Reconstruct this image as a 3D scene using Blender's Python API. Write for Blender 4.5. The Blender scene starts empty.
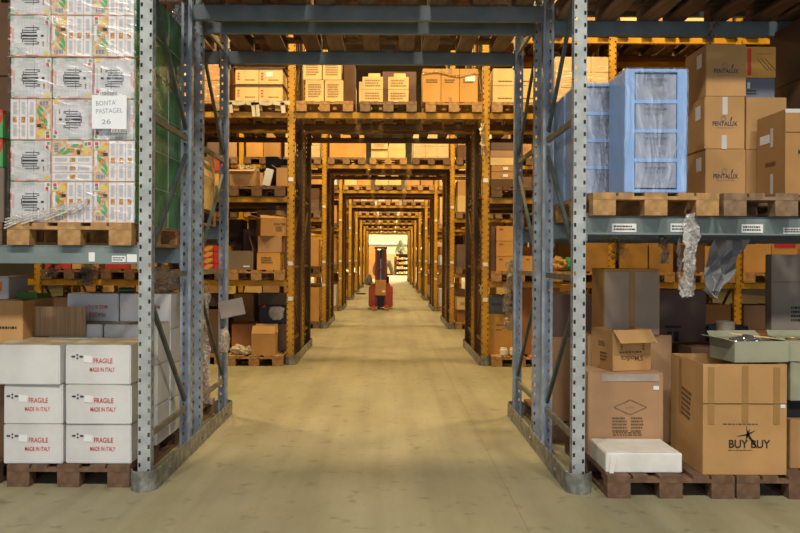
import bpy, bmesh, math, random
from mathutils import Matrix, Vector, noise
R = random.Random(7)
C = bpy.context.scene.collection
F, CX, HY, H = 780.0, 388.0, 259.0, 1.5
ROLL = math.radians(0.3)
rad = math.radians

def W(px, py, D):
    """point of the place seen at photo pixel px,py at distance D"""
    dx, dy = px-CX, py-HY
    c, s = math.cos(ROLL), math.sin(ROLL)
    ux, uy = dx*c+dy*s, -dx*s+dy*c
    return Vector((ux*D/F, D, H-uy*D/F))

# ------------------------------------------------------------------ materials
MATS = {}
def nodes_of(name):
    m = bpy.data.materials.new(name); m.use_nodes = True
    nt = m.node_tree; b = nt.nodes['Principled BSDF']
    return m, nt, b
def mat(name, col, rough=.6, metal=0, var=.12, scale=4.0, bump=0, bscale=40, spec=.5, stretch=None, col2=None, lo=.4, hi=.65):
    if name in MATS: return MATS[name]
    m, nt, b = nodes_of(name)
    N = nt.nodes.new; L = nt.links.new
    tc = N('ShaderNodeTexCoord'); mp = N('ShaderNodeMapping'); L(tc.outputs['Object'], mp.inputs[0])
    if stretch: mp.inputs['Scale'].default_value = stretch
    nz = N('ShaderNodeTexNoise'); nz.inputs['Scale'].default_value = scale; nz.inputs['Detail'].default_value = 5
    L(mp.outputs[0], nz.inputs[0])
    rp = N('ShaderNodeValToRGB'); rp.color_ramp.elements[0].position = lo; rp.color_ramp.elements[1].position = hi
    c2 = col2 or [min(1, c*(1+var)) for c in col]; c1 = [c*(1-var) for c in col] if not col2 else col
    rp.color_ramp.elements[0].color = (*c1, 1); rp.color_ramp.elements[1].color = (*c2, 1)
    L(nz.outputs[0], rp.inputs[0]); L(rp.outputs[0], b.inputs['Base Color'])
    b.inputs['Roughness'].default_value = rough; b.inputs['Metallic'].default_value = metal
    b.inputs['Specular IOR Level'].default_value = spec
    if bump:
        n2 = N('ShaderNodeTexNoise'); n2.inputs['Scale'].default_value = bscale; L(mp.outputs[0], n2.inputs[0])
        bp = N('ShaderNodeBump'); bp.inputs['Strength'].default_value = bump; bp.inputs['Distance'].default_value = .01
        L(n2.outputs[0], bp.inputs['Height']); L(bp.outputs[0], b.inputs['Normal'])
    MATS[name] = m; return m
def flat(name, col, rough=.7):
    if name in MATS: return MATS[name]
    m, nt, b = nodes_of(name); b.inputs['Base Color'].default_value = (*col, 1); b.inputs['Roughness'].default_value = rough
    MATS[name] = m; return m
def film(name, fac=.25, col=(.9,.9,.92), bscale=14, rough=.12, strength=1.0, stretch=(1,1,1), gloss=False):
    if name in MATS: return MATS[name]
    m, nt, b = nodes_of(name); N = nt.nodes.new; L = nt.links.new
    nt.nodes.remove(b); out = nt.nodes['Material Output']
    tr = N('ShaderNodeBsdfTransparent'); tr.inputs[0].default_value = (.97,.97,.98,1)
    gl = N('ShaderNodeBsdfPrincipled'); gl.inputs['Base Color'].default_value = (*col, 1); gl.inputs['Roughness'].default_value = rough
    gl.inputs['Specular IOR Level'].default_value = 1.0
    if gloss:
        nt.nodes.remove(gl); gl = N('ShaderNodeBsdfAnisotropic'); gl.inputs['Color'].default_value = (*col,1); gl.inputs['Roughness'].default_value = rough
    tc = N('ShaderNodeTexCoord'); mp = N('ShaderNodeMapping'); mp.inputs['Scale'].default_value = stretch
    nz = N('ShaderNodeTexNoise'); nz.inputs['Scale'].default_value = bscale; nz.inputs['Detail'].default_value = 3
    nz.inputs['Distortion'].default_value = 1.2
    bp = N('ShaderNodeBump'); bp.inputs['Strength'].default_value = strength; bp.inputs['Distance'].default_value = .03
    mx = N('ShaderNodeMixShader')
    mr = N('ShaderNodeMapRange'); mr.inputs[1].default_value = .35; mr.inputs[2].default_value = .75
    mr.inputs[3].default_value = fac*.4; mr.inputs[4].default_value = min(1, fac*2.0)
    L(tc.outputs['Object'], mp.inputs[0]); L(mp.outputs[0], nz.inputs[0]); L(nz.outputs[0], bp.inputs['Height']); L(bp.outputs[0], gl.inputs['Normal'])
    L(nz.outputs[0], mr.inputs[0]); L(mr.outputs[0], mx.inputs[0]); L(tr.outputs[0], mx.inputs[1]); L(gl.outputs[0], mx.inputs[2])
    L(mx.outputs[0], out.inputs[0]); MATS[name] = m; return m
def emis(name, col, s):
    if name in MATS: return MATS[name]
    m, nt, b = nodes_of(name); b.inputs['Base Color'].default_value = (*col,1)
    b.inputs['Emission Color'].default_value = (*col, 1); b.inputs['Emission Strength'].default_value = s
    MATS[name] = m; return m

CARD = {
 'tan': (.46,.25,.095), 'light brown': (.52,.295,.12), 'cream': (.74,.53,.25), 'pale brown': (.45,.265,.145),
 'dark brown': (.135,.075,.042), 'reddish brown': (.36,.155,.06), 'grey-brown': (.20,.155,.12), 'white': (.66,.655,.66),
 'orange-tan': (.62,.33,.10), 'black': (.022,.022,.028), 'mauve-brown': (.17,.11,.09), 'blue-grey': (.17,.19,.24),
 'red': (.5,.05,.03), 'yellow': (.7,.45,.08), 'sage': (.36,.36,.255), 'pale grey': (.42,.42,.44), 'green': (.08,.22,.10)}
def card(c):
    return mat('cardboard_'+c.replace(' ', '_').replace('-', '_'), CARD[c], rough=.85, var=.10, scale=2.5, bump=.06, bscale=60, spec=.25)
BLUE = mat('blue_grey_painted_post', (.33,.39,.47), rough=.45, var=.22, scale=9, metal=.15, bump=.05)
FLASHPOST = mat('pale_grey_painted_post', (.40,.43,.44), rough=.45, var=.15, scale=9, bump=.05)  # blue-grey post with flash light put into its front face colour
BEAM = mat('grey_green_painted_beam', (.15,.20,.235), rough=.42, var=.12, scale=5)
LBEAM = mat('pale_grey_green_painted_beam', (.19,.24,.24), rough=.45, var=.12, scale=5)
BRACE = mat('worn_olive_brace', (.17,.16,.13), rough=.5, var=.25, scale=8)
DBRACE = mat('dark_green_brace', (.07,.10,.10), rough=.5, var=.25, scale=8)
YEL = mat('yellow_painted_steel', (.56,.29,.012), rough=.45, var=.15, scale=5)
YELSHADE = mat('orange_yellow_painted_steel', (.17,.08,.009), rough=.5, var=.2, scale=4)  # same yellow steel, shade on inner members put into the colour
GALV = mat('scuffed_grey_steel', (.26,.26,.24), rough=.5, var=.35, scale=14, metal=.3, bump=.2)
WOOD = mat('pallet_wood', (.44,.25,.10), rough=.85, var=.22, scale=3, stretch=(5,1,5), bump=.05)
WOODD = mat('old_dark_pallet_wood', (.17,.095,.055), rough=.9, var=.225, scale=3, stretch=(5,1,5), bump=.05)
WOODG = mat('grey_pallet_wood', (.25,.16,.095), rough=.9, var=.225, scale=3, stretch=(5,1,5), bump=.05)
TAPE = mat('brown_tape', (.36,.20,.07), rough=.3, var=.05)
PTAPE = mat('pale_tape', (.62,.60,.56), rough=.35, var=.05)
PAPER = flat('white_paper', (.82,.82,.82))
INK = flat('black_ink', (.02,.02,.02)); GINK = flat('grey_ink', (.22,.2,.19)); BINK = flat('brown_ink', (.13,.075,.035))
BIN2 = flat('faded_brown_ink', (.34,.21,.09)); RINK = flat('red_ink', (.55,.03,.03)); NINK = flat('navy_ink', (.03,.03,.09))
FILM = film('clear_film', .11, bscale=4, stretch=(1,1,3), gloss=True, rough=.32, strength=.6)
FILM2 = film('crumpled_clear_film', .5, bscale=22, strength=1.0, col=(.75,.72,.7))
BLUEP = mat('light_blue_plastic', (.28,.48,.86), rough=.35, var=.04)
BLUEC = film('cloudy_drawer_plastic', .55, bscale=3, col=(.50,.56,.72), strength=.15, rough=.3)

# ------------------------------------------------------------------ mesh builder
class MB:
    def __init__(s): s.v=[]; s.f=[]; s.m=[]
    def quad(s, pts, mi=0):
        n=len(s.v); s.v += [tuple(p) for p in pts]; s.f.append(tuple(range(n, n+len(pts)))); s.m.append(mi); return s
    def box(s, x0,x1,y0,y1,z0,z1, mi=0):
        n=len(s.v); s.v += [(x0,y0,z0),(x1,y0,z0),(x1,y1,z0),(x0,y1,z0),(x0,y0,z1),(x1,y0,z1),(x1,y1,z1),(x0,y1,z1)]
        s.f += [(n,n+3,n+2,n+1),(n+4,n+5,n+6,n+7),(n,n+1,n+5,n+4),(n+1,n+2,n+6,n+5),(n+2,n+3,n+7,n+6),(n+3,n,n+4,n+7)]
        s.m += [mi]*6; return s
    def bar(s, a, b, w, t, up=(1,0,0), mi=0):
        a=Vector(a); b=Vector(b); d=(b-a).normalized(); u=Vector(up); u=(u-d*u.dot(d)).normalized(); v=d.cross(u)
        n=len(s.v)
        for p in (a,b):
            for su,sv in ((-1,-1),(1,-1),(1,1),(-1,1)): s.v.append(tuple(p+u*su*w/2+v*sv*t/2))
        s.f += [(n,n+1,n+2,n+3),(n+7,n+6,n+5,n+4)]+[(n+i,n+4+i,n+4+(i+1)%4,n+(i+1)%4) for i in range(4)]
        s.m += [mi]*6; return s
    def cyl(s, a, b, r0, r1=None, seg=14, mi=0):
        r1 = r0 if r1 is None else r1; a=Vector(a); b=Vector(b); d=(b-a).normalized()
        u=d.orthogonal().normalized(); v=d.cross(u); n=len(s.v)
        for p,r in ((a,r0),(b,r1)):
            for i in range(seg):
                t=2*math.pi*i/seg; s.v.append(tuple(p+u*r*math.cos(t)+v*r*math.sin(t)))
        s.f += [tuple(n+i for i in reversed(range(seg))), tuple(n+seg+i for i in range(seg))]
        s.f += [(n+i, n+(i+1)%seg, n+seg+(i+1)%seg, n+seg+i) for i in range(seg)]
        s.m += [mi]*(seg+2); return s
    def lathe(s, prof, seg=20, mi=0):
        n=len(s.v)
        for r,z in prof:
            for i in range(seg):
                t=2*math.pi*i/seg; s.v.append((r*math.cos(t), r*math.sin(t), z))
        for k in range(len(prof)-1):
            for i in range(seg):
                j=(i+1)%seg; s.f.append((n+k*seg+i, n+k*seg+j, n+(k+1)*seg+j, n+(k+1)*seg+i)); s.m.append(mi)
        s.f.append(tuple(n+i for i in reversed(range(seg)))); s.m.append(mi)
        k=len(prof)-1; s.f.append(tuple(n+k*seg+i for i in range(seg))); s.m.append(mi); return s
    def mesh(s, name, mats, bevel=0, smooth=False):
        me = bpy.data.meshes.new(name); me.from_pydata(s.v, [], s.f)
        if not isinstance(mats, (list,tuple)): mats=[mats]
        for m in mats: me.materials.append(m)
        me.polygons.foreach_set('material_index', s.m)
        if bevel or smooth:
            bm = bmesh.new(); bm.from_mesh(me)
            if smooth: bmesh.ops.remove_doubles(bm, verts=bm.verts, dist=1e-5)
            if bevel: bmesh.ops.bevel(bm, geom=list(bm.edges), offset=bevel, segments=2, affect='EDGES')
            if smooth:
                for f in bm.faces: f.smooth=True
            bm.to_mesh(me); bm.free()
        me.update(); return me
def link(name, me, parent=None, loc=(0,0,0), rot=(0,0,0), **kw):
    o = bpy.data.objects.new(name, me); C.objects.link(o)
    o.location=loc; o.rotation_euler=rot
    if parent: o.parent=parent
    for k,v in kw.items(): o[k]=v
    return o
def thing(name, label, cat, loc=(0,0,0), rz=0, group=None, me=None, tilt=(0,0)):
    o = bpy.data.objects.new(name, me); C.objects.link(o); o.location=loc; o.rotation_euler=(tilt[0],tilt[1],rz)
    n = len(label.split())
    if not 4 <= n <= 16: print('LABEL LENGTH', n, label)
    o['label']=label; o['category']=cat
    if group: o['group']=group
    return o
def structure(name, me, loc=(0,0,0), **kw):
    o = link(name, me, loc=loc); o['kind']='structure'
    for k,v in kw.items(): o[k]=v
    return o
MC = {}
def cached(key, fn):
    if key not in MC: MC[key]=fn()
    return MC[key]

# ------------------------------------------------------------------ writing
def text_mesh(s, w, h, m, bold=0):
    def mk():
        cu = bpy.data.curves.new('lettering','FONT'); cu.body=s; cu.offset=bold; cu.extrude=.0
        o = bpy.data.objects.new('lettering', cu); C.objects.link(o)
        bpy.context.view_layer.update()
        dg = bpy.context.evaluated_depsgraph_get(); me = bpy.data.meshes.new_from_object(o.evaluated_get(dg))
        bpy.data.objects.remove(o)
        xs=[v.co.x for v in me.vertices]; ys=[v.co.y for v in me.vertices]
        x0,x1,y0,y1=min(xs),max(xs),min(ys),max(ys)
        for v in me.vertices:
            v.co = Vector(((v.co.x-(x0+x1)/2)*w/(x1-x0), 0, (v.co.y-(y0+y1)/2)*h/(y1-y0)))
        me.materials.clear(); me.materials.append(m); return me
    return cached(('t',s,w,h,m.name,bold), mk)
def marks_mesh(w, h, rows, m, seed=1, fill=.85):
    """rows of small print, too small to read"""
    def mk():
        r=random.Random(seed); b=MB(); lh=h/rows
        for i in range(rows):
            x=-w/2; z=h/2-(i+.5)*lh; end = w/2*r.uniform(.5,1)
            while x<end:
                l=r.uniform(.04,.14)*w; b.quad([(x,0,z-lh*.28),(min(x+l,w/2),0,z-lh*.28),(min(x+l,w/2),0,z+lh*.28),(x,0,z+lh*.28)]); x+=l+w*.03
        return b.mesh('small_print', m)
    return cached(('mk',w,h,rows,m.name,seed), mk)
def rect_mesh(w,h,m):
    return cached(('r',round(w,3),round(h,3),m.name), lambda: MB().box(-w/2,w/2,-.0008,.0008,-h/2,h/2).mesh('sticker', m))
def put(par, name, me, dims, face, u, z, rot=0, off=.002, label=None):
    w,d,h = dims
    if face=='F': loc=(u,-d/2-off,z); rz=0
    elif face=='L': loc=(-w/2-off,-u,z); rz=-math.pi/2
    elif face=='R': loc=(w/2+off,u,z); rz=math.pi/2
    else: loc=(u,z,h+off); rz=0
    o = link(name, me, par, loc)
    if face=='T': o.rotation_euler=(-math.pi/2,0,rot)
    else: o.matrix_local = Matrix.Translation(loc) @ Matrix.Rotation(rz,4,'Z') @ Matrix.Rotation(rot,4,'Y')
    if label: o['label']=label
    return o

# ------------------------------------------------------------------ boxes
def box_me(w,d,h,m,bevel=.004):
    return cached(('b',round(w,3),round(d,3),round(h,3),m.name,bevel),
        lambda: MB().box(-w/2,w/2,-d/2,d/2,0,h).mesh('carton', m, bevel=bevel))
DUST=mat('dusty_yellowed_white',(.40,.31,.17),rough=.9,scale=5,col2=(.62,.56,.44),lo=.42,hi=.62)
def soft_me(w,d,h,m,seed,amp=.0028):
    def mk():
        bm=bmesh.new(); bmesh.ops.create_cube(bm, size=1)
        for v in bm.verts: v.co=Vector((v.co.x*w, v.co.y*d, (v.co.z+.5)*h))
        bmesh.ops.bevel(bm, geom=list(bm.edges), offset=.006, segments=2, affect='EDGES')
        bmesh.ops.subdivide_edges(bm, edges=[e for e in bm.edges if e.calc_length()>.1], cuts=7, use_grid_fill=True)
        for v in bm.verts:
            p=v.co*4+Vector((seed*3.1,seed*1.7,0))
            n=noise.noise_vector(p)*amp
            bulge=math.sin(math.pi*min(1,max(0,v.co.z/h)))
            v.co += Vector((n.x, n.y, n.z*.5 if v.co.z>h*.1 else 0))
            if v.co.z<0: v.co.z=0
        me=bpy.data.meshes.new('soft_carton'); bm.to_mesh(me); bm.free(); me.materials.append(m)
        if m.name=='cardboard_white':
            me.materials.append(DUST)
            for f in me.polygons:
                if f.normal.z>.8: f.material_index=1
        return me
    return cached(('s',w,d,h,m.name,seed), mk)
def carton(x, y, z, w, d, h, col, label, rz=0, group=None, name='cardboard_box', tape=None, parts=(), soft=None, cat='box', bevel=.004, tilt=(0,0)):
    """x = centre, y = front face distance, z = base. parts: (name, mesh, face, u, v, rot)"""
    m = card(col) if isinstance(col,str) else col
    me = soft_me(w,d,h,m,soft) if soft else box_me(w,d,h,m,bevel)
    loc=(x,y+d/2,z)
    if not parts and not tape: return thing(name,label,cat,loc,rz,group,me,tilt)
    o = thing(name,label,cat,loc,rz,group,tilt=tilt); link('body', me, o)
    dm=(w,d,h)
    if tape:
        tm = PTAPE if tape=='pale' else TAPE
        t=MB().box(-.025,.025,-d/2-.0015,d/2+.0015,h,h+.0015).box(-.025,.025,-d/2-.002,-d/2,h-.09,h+.001).box(-.025,.025,-d/2-.002,-d/2,0,.07).mesh('tape', tm)
        link('tape', t, o)
    for p in parts:
        nm,mesh,face,u,v = p[:5]; put(o,nm,mesh,dm,face,u,v,p[5] if len(p)>5 else 0,off=.003)
    return o
def open_box(x,y,z,w,d,h,col,label,rz=0,group=None,flaps='FBLR',ang=None,flen=None,name='open_cardboard_box',parts=(),inner=None,cat='box',t=.005,tilt=(0,0)):
    m=card(col) if isinstance(col,str) else col
    o=thing(name,label,cat,(x,y+d/2,z),rz,group,tilt=tilt)
    b=MB().box(-w/2,w/2,-d/2,d/2,0,t).box(-w/2,w/2,-d/2,-d/2+t,t,h).box(-w/2,w/2,d/2-t,d/2,t,h).box(-w/2,-w/2+t,-d/2+t,d/2-t,t,h).box(w/2-t,w/2,-d/2+t,d/2-t,t,h)
    link('body', b.mesh('open_carton', m), o)
    ang=ang or {}
    for f in flaps:
        L = flen or (d if f in 'FB' else w)*.45; L=min(L,.25); a=rad(ang.get(f,35))
        # a: angle from straight up, outwards
        dz,dr=math.cos(a)*L, math.sin(a)*L
        if f=='F': p=[(-w/2,-d/2,h),(w/2,-d/2,h),(w/2-.01,-d/2-dr,h+dz),(-w/2+.01,-d/2-dr,h+dz)]
        if f=='B': p=[(-w/2,d/2,h),(w/2,d/2,h),(w/2-.01,d/2+dr,h+dz),(-w/2+.01,d/2+dr,h+dz)]
        if f=='L': p=[(-w/2,-d/2,h),(-w/2,d/2,h),(-w/2-dr,d/2-.01,h+dz),(-w/2-dr,-d/2+.01,h+dz)]
        if f=='R': p=[(w/2,-d/2,h),(w/2,d/2,h),(w/2+dr,d/2-.01,h+dz),(w/2+dr,-d/2+.01,h+dz)]
        v=[Vector(q) for q in p]; nrm=(v[1]-v[0]).cross(v[2]-v[0]).normalized()*t*.5
        mb=MB(); a1=[q-nrm for q in v]; a2=[q+nrm for q in v]
        mb.quad(a1[::-1]).quad(a2)
        for i in range(4): j=(i+1)%4; mb.quad([a1[i],a1[j],a2[j],a2[i]])
        link('flap', mb.mesh('flap', m), o)
    for p in parts:
        nm,mesh,face,u,v = p[:5]; put(o,nm,mesh,(w,d,h),face,u,v,p[5] if len(p)>5 else 0,off=.003)
    return o

# ------------------------------------------------------------------ pallets
def pallet_deck_me(m,w=.8,d=1.2):
    def mk():
        b=MB()
        # deck boards run across, on three stringer boards that run in depth
        n=5; bw=[.145,.1,.145,.1,.145]
        xs=[-w/2+.0725,-w/4+.01,0,w/4-.01,w/2-.0725]
        for x,ww in zip(xs,bw): b.box(x-ww/2,x+ww/2,-d/2,d/2,.122,.144)
        for y in (-d/2+.0725,0,d/2-.0725): b.box(-w/2,w/2,y-.0725,y+.0725,.100,.1218)
        return b.mesh('pallet_deck', m)
    return cached(('pd',m.name), mk)
def pallet(x, y, z, m, label, parts=True, group='wooden pallets', rz=0):
    """x centre, y front edge"""
    w,d=.8,1.2
    if parts:
        o=thing('wooden_pallet',label,'pallet',(x,y+d/2,z),rz,group)
        link('deck', pallet_deck_me(m), o)
        blk=cached(('blk',m.name), lambda: MB().box(-.0725,.0725,-.05,.05,.022,.0998).mesh('pallet_block', m))
        run=cached(('run',m.name), lambda: MB().box(-.0715,.0715,-d/2,d/2,0,.0218).mesh('pallet_runner', m))
        for i,bx in enumerate((-w/2+.0725,0,w/2-.0725)):
            for by in (-d/2+.052,0,d/2-.052): link('block', blk, o, (bx,by,0))
            link('runner', run, o, (bx,0,0))
        return o
    def mk():
        b=MB()
        for xx,ww in zip([-w/2+.0725,-w/4+.01,0,w/4-.01,w/2-.0725],[.145,.1,.145,.1,.145]): b.box(xx-ww/2,xx+ww/2,-d/2,d/2,.122,.144)
        for yy in (-d/2+.0725,0,d/2-.0725): b.box(-w/2,w/2,yy-.0725,yy+.0725,.100,.122)
        for bx in (-w/2+.0725,0,w/2-.0725):
            for by in (-d/2+.052,0,d/2-.052): b.box(bx-.0725,bx+.0725,by-.05,by+.05,.022,.1)
            b.box(bx-.07,bx+.07,-d/2,d/2,0,.022)
        return b.mesh('pallet', m)
    return thing('wooden_pallet',label,'pallet',(x,y+d/2,z),rz,group,cached(('pm',m.name),mk))

# ------------------------------------------------------------------ racking
def post_me(w,dp,h,m,holes=True,key='', m2=None):
    def mk():
        b=MB(); hw=w/2; p=.0785/2
        def face(c0,c1,cols,par):   # c0->c1 horizontal line, cols: list of (u0,u1,parity)
            c0=Vector(c0); c1=Vector(c1); L=(c1-c0).length; dr=(c1-c0).normalized()
            def q(u0,u1,z0,z1): b.quad([c0+dr*u0+Vector((0,0,z0)), c0+dr*u1+Vector((0,0,z0)), c0+dr*u1+Vector((0,0,z1)), c0+dr*u0+Vector((0,0,z1))], par)
            if not holes or not cols: q(0,L,0,h); return
            k=1; z=0
            while (k+1)*p<h:
                z0,z1=k*p-.013,k*p+.013
                q(0,L,z,z0); u=0
                for (a,c,par2) in cols:
                    if k%2==par2: q(u,a,z0,z1); u=c
                q(u,L,z0,z1); z=z1; k+=1
            q(0,L,z,h)
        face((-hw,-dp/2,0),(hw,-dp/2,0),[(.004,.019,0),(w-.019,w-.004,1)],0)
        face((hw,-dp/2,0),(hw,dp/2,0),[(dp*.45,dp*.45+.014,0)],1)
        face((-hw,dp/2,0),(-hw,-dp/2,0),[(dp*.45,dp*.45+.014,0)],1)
        face((hw,dp/2,0),(hw-.02,dp/2,0),[],1); face((-hw+.02,dp/2,0),(-hw,dp/2,0),[],1)
        return b.mesh('post', [m, m2 or m])
    return cached(('post',w,dp,h,m.name,holes,key),mk)
def rack_frame(X, Y, dep, h, pw, pm, bm_, dm_, label, holes=True, stickers=(), group=None, pm2=None, dmat=None):
    o=thing('rack_upright_frame',label,'rack frame',(X,Y,0),0,group)
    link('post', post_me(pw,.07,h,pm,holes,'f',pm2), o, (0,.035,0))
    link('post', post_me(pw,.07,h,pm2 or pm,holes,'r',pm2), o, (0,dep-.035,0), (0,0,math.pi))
    def mkh(): return MB().box(-.012,.012,.071,dep-.071,-.02,.02).mesh('horizontal_brace', bm_)
    hm=cached(('hb',dep,bm_.name),mkh)
    zs=[.33,1.38,2.43,3.48,4.53,5.58]
    zs=[z for z in zs if z<h]
    for z in zs: link('horizontal_brace', hm, o, (0,0,z))
    for k in range(len(zs)-1):
        def mkd(s):
            b=MB(); a=(0,.08,0 if s else .95); c=(0,dep-.08,.95 if s else 0)
            if s: a,c=(0,.08,.12),(0,dep-.08,.92)
            else: a,c=(0,.08,.92),(0,dep-.08,.07)
            return b.bar(a,c,.024,.032).mesh('diagonal_brace', dm_)
        s = k%2==1
        link('diagonal_brace', cached(('db',dep,dm_.name,s),lambda: mkd(s)), o, (0,0,zs[k]))
    for zz in (0,dep):
        fp=cached(('fp',pm.name),lambda: MB().box(-.06,.06,-.055,.055,0,.008).box(-.052,.052,-.002,.002,.008,.05).mesh('foot_plate', GALV))
        link('foot_plate', fp, o, (0,.035 if zz==0 else dep-.035,0))
    for z in stickers:
        link('label', rect_mesh(.07,.055,PAPER), o, (0,-.004,z), label='small white paper location label')
    return o
def guard(X, Y0, Y1, side, m, label):
    """low kerb plate: runs along the aisle edge and wraps round the front and back posts; side=+1 aisle lies at +x"""
    o=thing('floor_guard_rail',label,'rack guard',(X,Y0,0))
    r=.085; L=Y1-Y0
    pts=[]
    for i in range(13):
        a=math.pi*i/12; pts.append((-side*r*math.cos(a)*1.0, .035-.02-r*math.sin(a)*1.0))
    # i=0 : -side*r  (bay side) -> wraps round front -> +side*r
    pts.append((side*r, L-.015))
    for i in range(1,13):
        a=math.pi*i/12; pts.append((side*r*math.cos(a), L-.015+r*math.sin(a)))
    b=MB(); t=.008; hgt=.13
    for i in range(len(pts)-1):
        a=Vector((*pts[i],0)); c=Vector((*pts[i+1],0)); n=(c-a).cross(Vector((0,0,1))).normalized()*t*side
        up=Vector((0,0,hgt))
        b.quad([a,c,c+up,a+up]); b.quad([a-n,a-n+up,c-n+up,c-n]); b.quad([a+up,c+up,c-n+up,a-n+up])
    b.quad([Vector((-side*r,0,0)),Vector((-side*r+side*t,0,0)),Vector((-side*r+side*t,0,hgt)),Vector((-side*r,0,hgt))])
    link('guard_plate', b.mesh('guard_plate', m), o)
    for yy in (.3,L/2,L-.3): link('bolt', cached(('bolt',side),lambda: MB().cyl((side*(r+.0005),0,.065),(side*(r+.012),0,.065),.014).mesh('bolt', GALV)), o, (0,yy,0))
    return o
def beam(x0, x1, Y, ztop, hgt, m, label, group=None, parts=True, tags=(), dep=.05):
    """box beam hooked between two posts, Y = front face"""
    L=x1-x0; xm=(x0+x1)/2
    bme=cached(('beam',round(L,3),hgt,m.name),lambda: MB().box(-L/2,L/2,0,dep,-hgt,-.012).box(-L/2,L/2,.015,dep,-.012,0).mesh('beam', m, bevel=.003))
    if not parts: return thing('rack_beam',label,'rack beam',(xm,Y,ztop),0,group,bme)
    o=thing('rack_beam',label,'rack beam',(xm,Y,ztop),0,group); link('beam_body', bme, o)
    cn=cached(('conn',hgt,m.name),lambda: MB().box(-.004,.004,-.006,dep+.005,-hgt-.04,.02).mesh('end_connector', m))
    link('end_connector', cn, o, (-L/2+.004,0,0)); link('end_connector', cn, o, (L/2-.004,0,0))
    for (u,v,w_,h_,txt) in tags:
        s=link('label', rect_mesh(w_,h_,PAPER), o, (u,-.004,v))
        if txt: link('small_print', marks_mesh(round(w_*.85,3),round(h_*.7,3),txt,INK,int(abs(u)*100)+txt), s, (0,-.002,0))
    return o

# ================================================================== the setting
def floor_mat():
    m,nt,b=nodes_of('concrete_floor'); N=nt.nodes.new; L=nt.links.new
    tc=N('ShaderNodeTexCoord'); 
    n1=N('ShaderNodeTexNoise'); n1.inputs['Scale'].default_value=.55; n1.inputs['Detail'].default_value=8; n1.inputs['Roughness'].default_value=.65
    mp=N('ShaderNodeMapping'); mp.inputs['Scale'].default_value=(1.6,.7,1); L(tc.outputs['Object'],mp.inputs[0]); L(mp.outputs[0],n1.inputs[0])
    rp=N('ShaderNodeValToRGB'); e=rp.color_ramp.elements; e[0].position=.33; e[0].color=(.255,.232,.142,1); e[1].position=.68; e[1].color=(.40,.362,.235,1); L(n1.outputs[0],rp.inputs[0])
    # dark specks and stains
    n2=N('ShaderNodeTexNoise'); n2.inputs['Scale'].default_value=7; n2.inputs['Detail'].default_value=6; L(tc.outputs['Object'],n2.inputs[0])
    r2=N('ShaderNodeValToRGB'); e=r2.color_ramp.elements; e[0].position=.27; e[0].color=(.55,.52,.5,1); e[1].position=.40; e[1].color=(1,1,1,1); L(n2.outputs[0],r2.inputs[0])
    mx=N('ShaderNodeMix'); mx.data_type='RGBA'; mx.blend_type='MULTIPLY'; mx.inputs[0].default_value=.8; L(rp.outputs[0],mx.inputs[6]); L(r2.outputs[0],mx.inputs[7])
    # tyre tracks along the aisle
    n4=N('ShaderNodeTexNoise'); n4.inputs['Scale'].default_value=1.0; n4.inputs['Detail'].default_value=4; m4=N('ShaderNodeMapping'); m4.inputs['Scale'].default_value=(5,.18,1)
    L(tc.outputs['Object'],m4.inputs[0]); L(m4.outputs[0],n4.inputs[0])
    r4=N('ShaderNodeValToRGB'); e=r4.color_ramp.elements; e[0].position=.35; e[0].color=(.78,.76,.74,1); e[1].position=.55; e[1].color=(1,1,1,1); L(n4.outputs[0],r4.inputs[0])
    m5=N('ShaderNodeMix'); m5.data_type='RGBA'; m5.blend_type='MULTIPLY'; m5.inputs[0].default_value=.6; L(mx.outputs[2],m5.inputs[6]); L(r4.outputs[0],m5.inputs[7])
    # slab joints
    sp=N('ShaderNodeSeparateXYZ'); L(tc.outputs['Object'],sp.inputs[0])
    prev=m5.outputs[2]
    for axis,off,per in ((0,.78,5.6),(1,3.6,5.75)):
        a=N('ShaderNodeMath'); a.operation='SUBTRACT'; L(sp.outputs[axis],a.inputs[0]); a.inputs[1].default_value=off-per*40
        c=N('ShaderNodeMath'); c.operation='MODULO'; L(a.outputs[0],c.inputs[0]); c.inputs[1].default_value=per
        d=N('ShaderNodeMath'); d.operation='LESS_THAN'; L(c.outputs[0],d.inputs[0]); d.inputs[1].default_value=.012
        f=N('ShaderNodeMath'); f.operation='MULTIPLY'; L(d.outputs[0],f.inputs[0]); f.inputs[1].default_value=.35
        x=N('ShaderNodeMix'); x.data_type='RGBA'; L(f.outputs[0],x.inputs[0]); L(prev,x.inputs[6]); x.inputs[7].default_value=(.16,.14,.10,1); prev=x.outputs[2]
    L(prev,b.inputs['Base Color']); b.inputs['Roughness'].default_value=.55; b.inputs['Specular IOR Level'].default_value=.35
    n3=N('ShaderNodeTexNoise'); n3.inputs['Scale'].default_value=30; L(tc.outputs['Object'],n3.inputs[0]); bp=N('ShaderNodeBump'); bp.inputs['Strength'].default_value=.08; bp.inputs['Distance'].default_value=.01
    L(n3.outputs[0],bp.inputs['Height']); L(bp.outputs[0],b.inputs['Normal']); return m
structure('floor', MB().box(-16,16,-9,75,-.2,0).mesh('floor', floor_mat()))
WALLM=mat('cream_plaster_wall',(.74,.66,.44),rough=.9,var=.06,scale=.7)
DARKW=mat('dim_concrete_wall',(.035,.03,.026),rough=.9,var=.2,scale=.7)
ROOFM=mat('dark_roof_sheet',(.05,.045,.04),rough=.9,var=.3,scale=.7)
structure('ceiling', MB().box(-16,16,-9,75,9,9.2).mesh('ceiling', ROOFM))
structure('wall_left', MB().box(-16.2,-16,-9,75,0,9).mesh('wall_left', DARKW))
structure('wall_right', MB().box(16,16.2,-9,75,0,9).mesh('wall_right', DARKW))
structure('wall_back', MB().box(-16,16,73.5,73.7,0,9).mesh('wall_back', WALLM))
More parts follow.
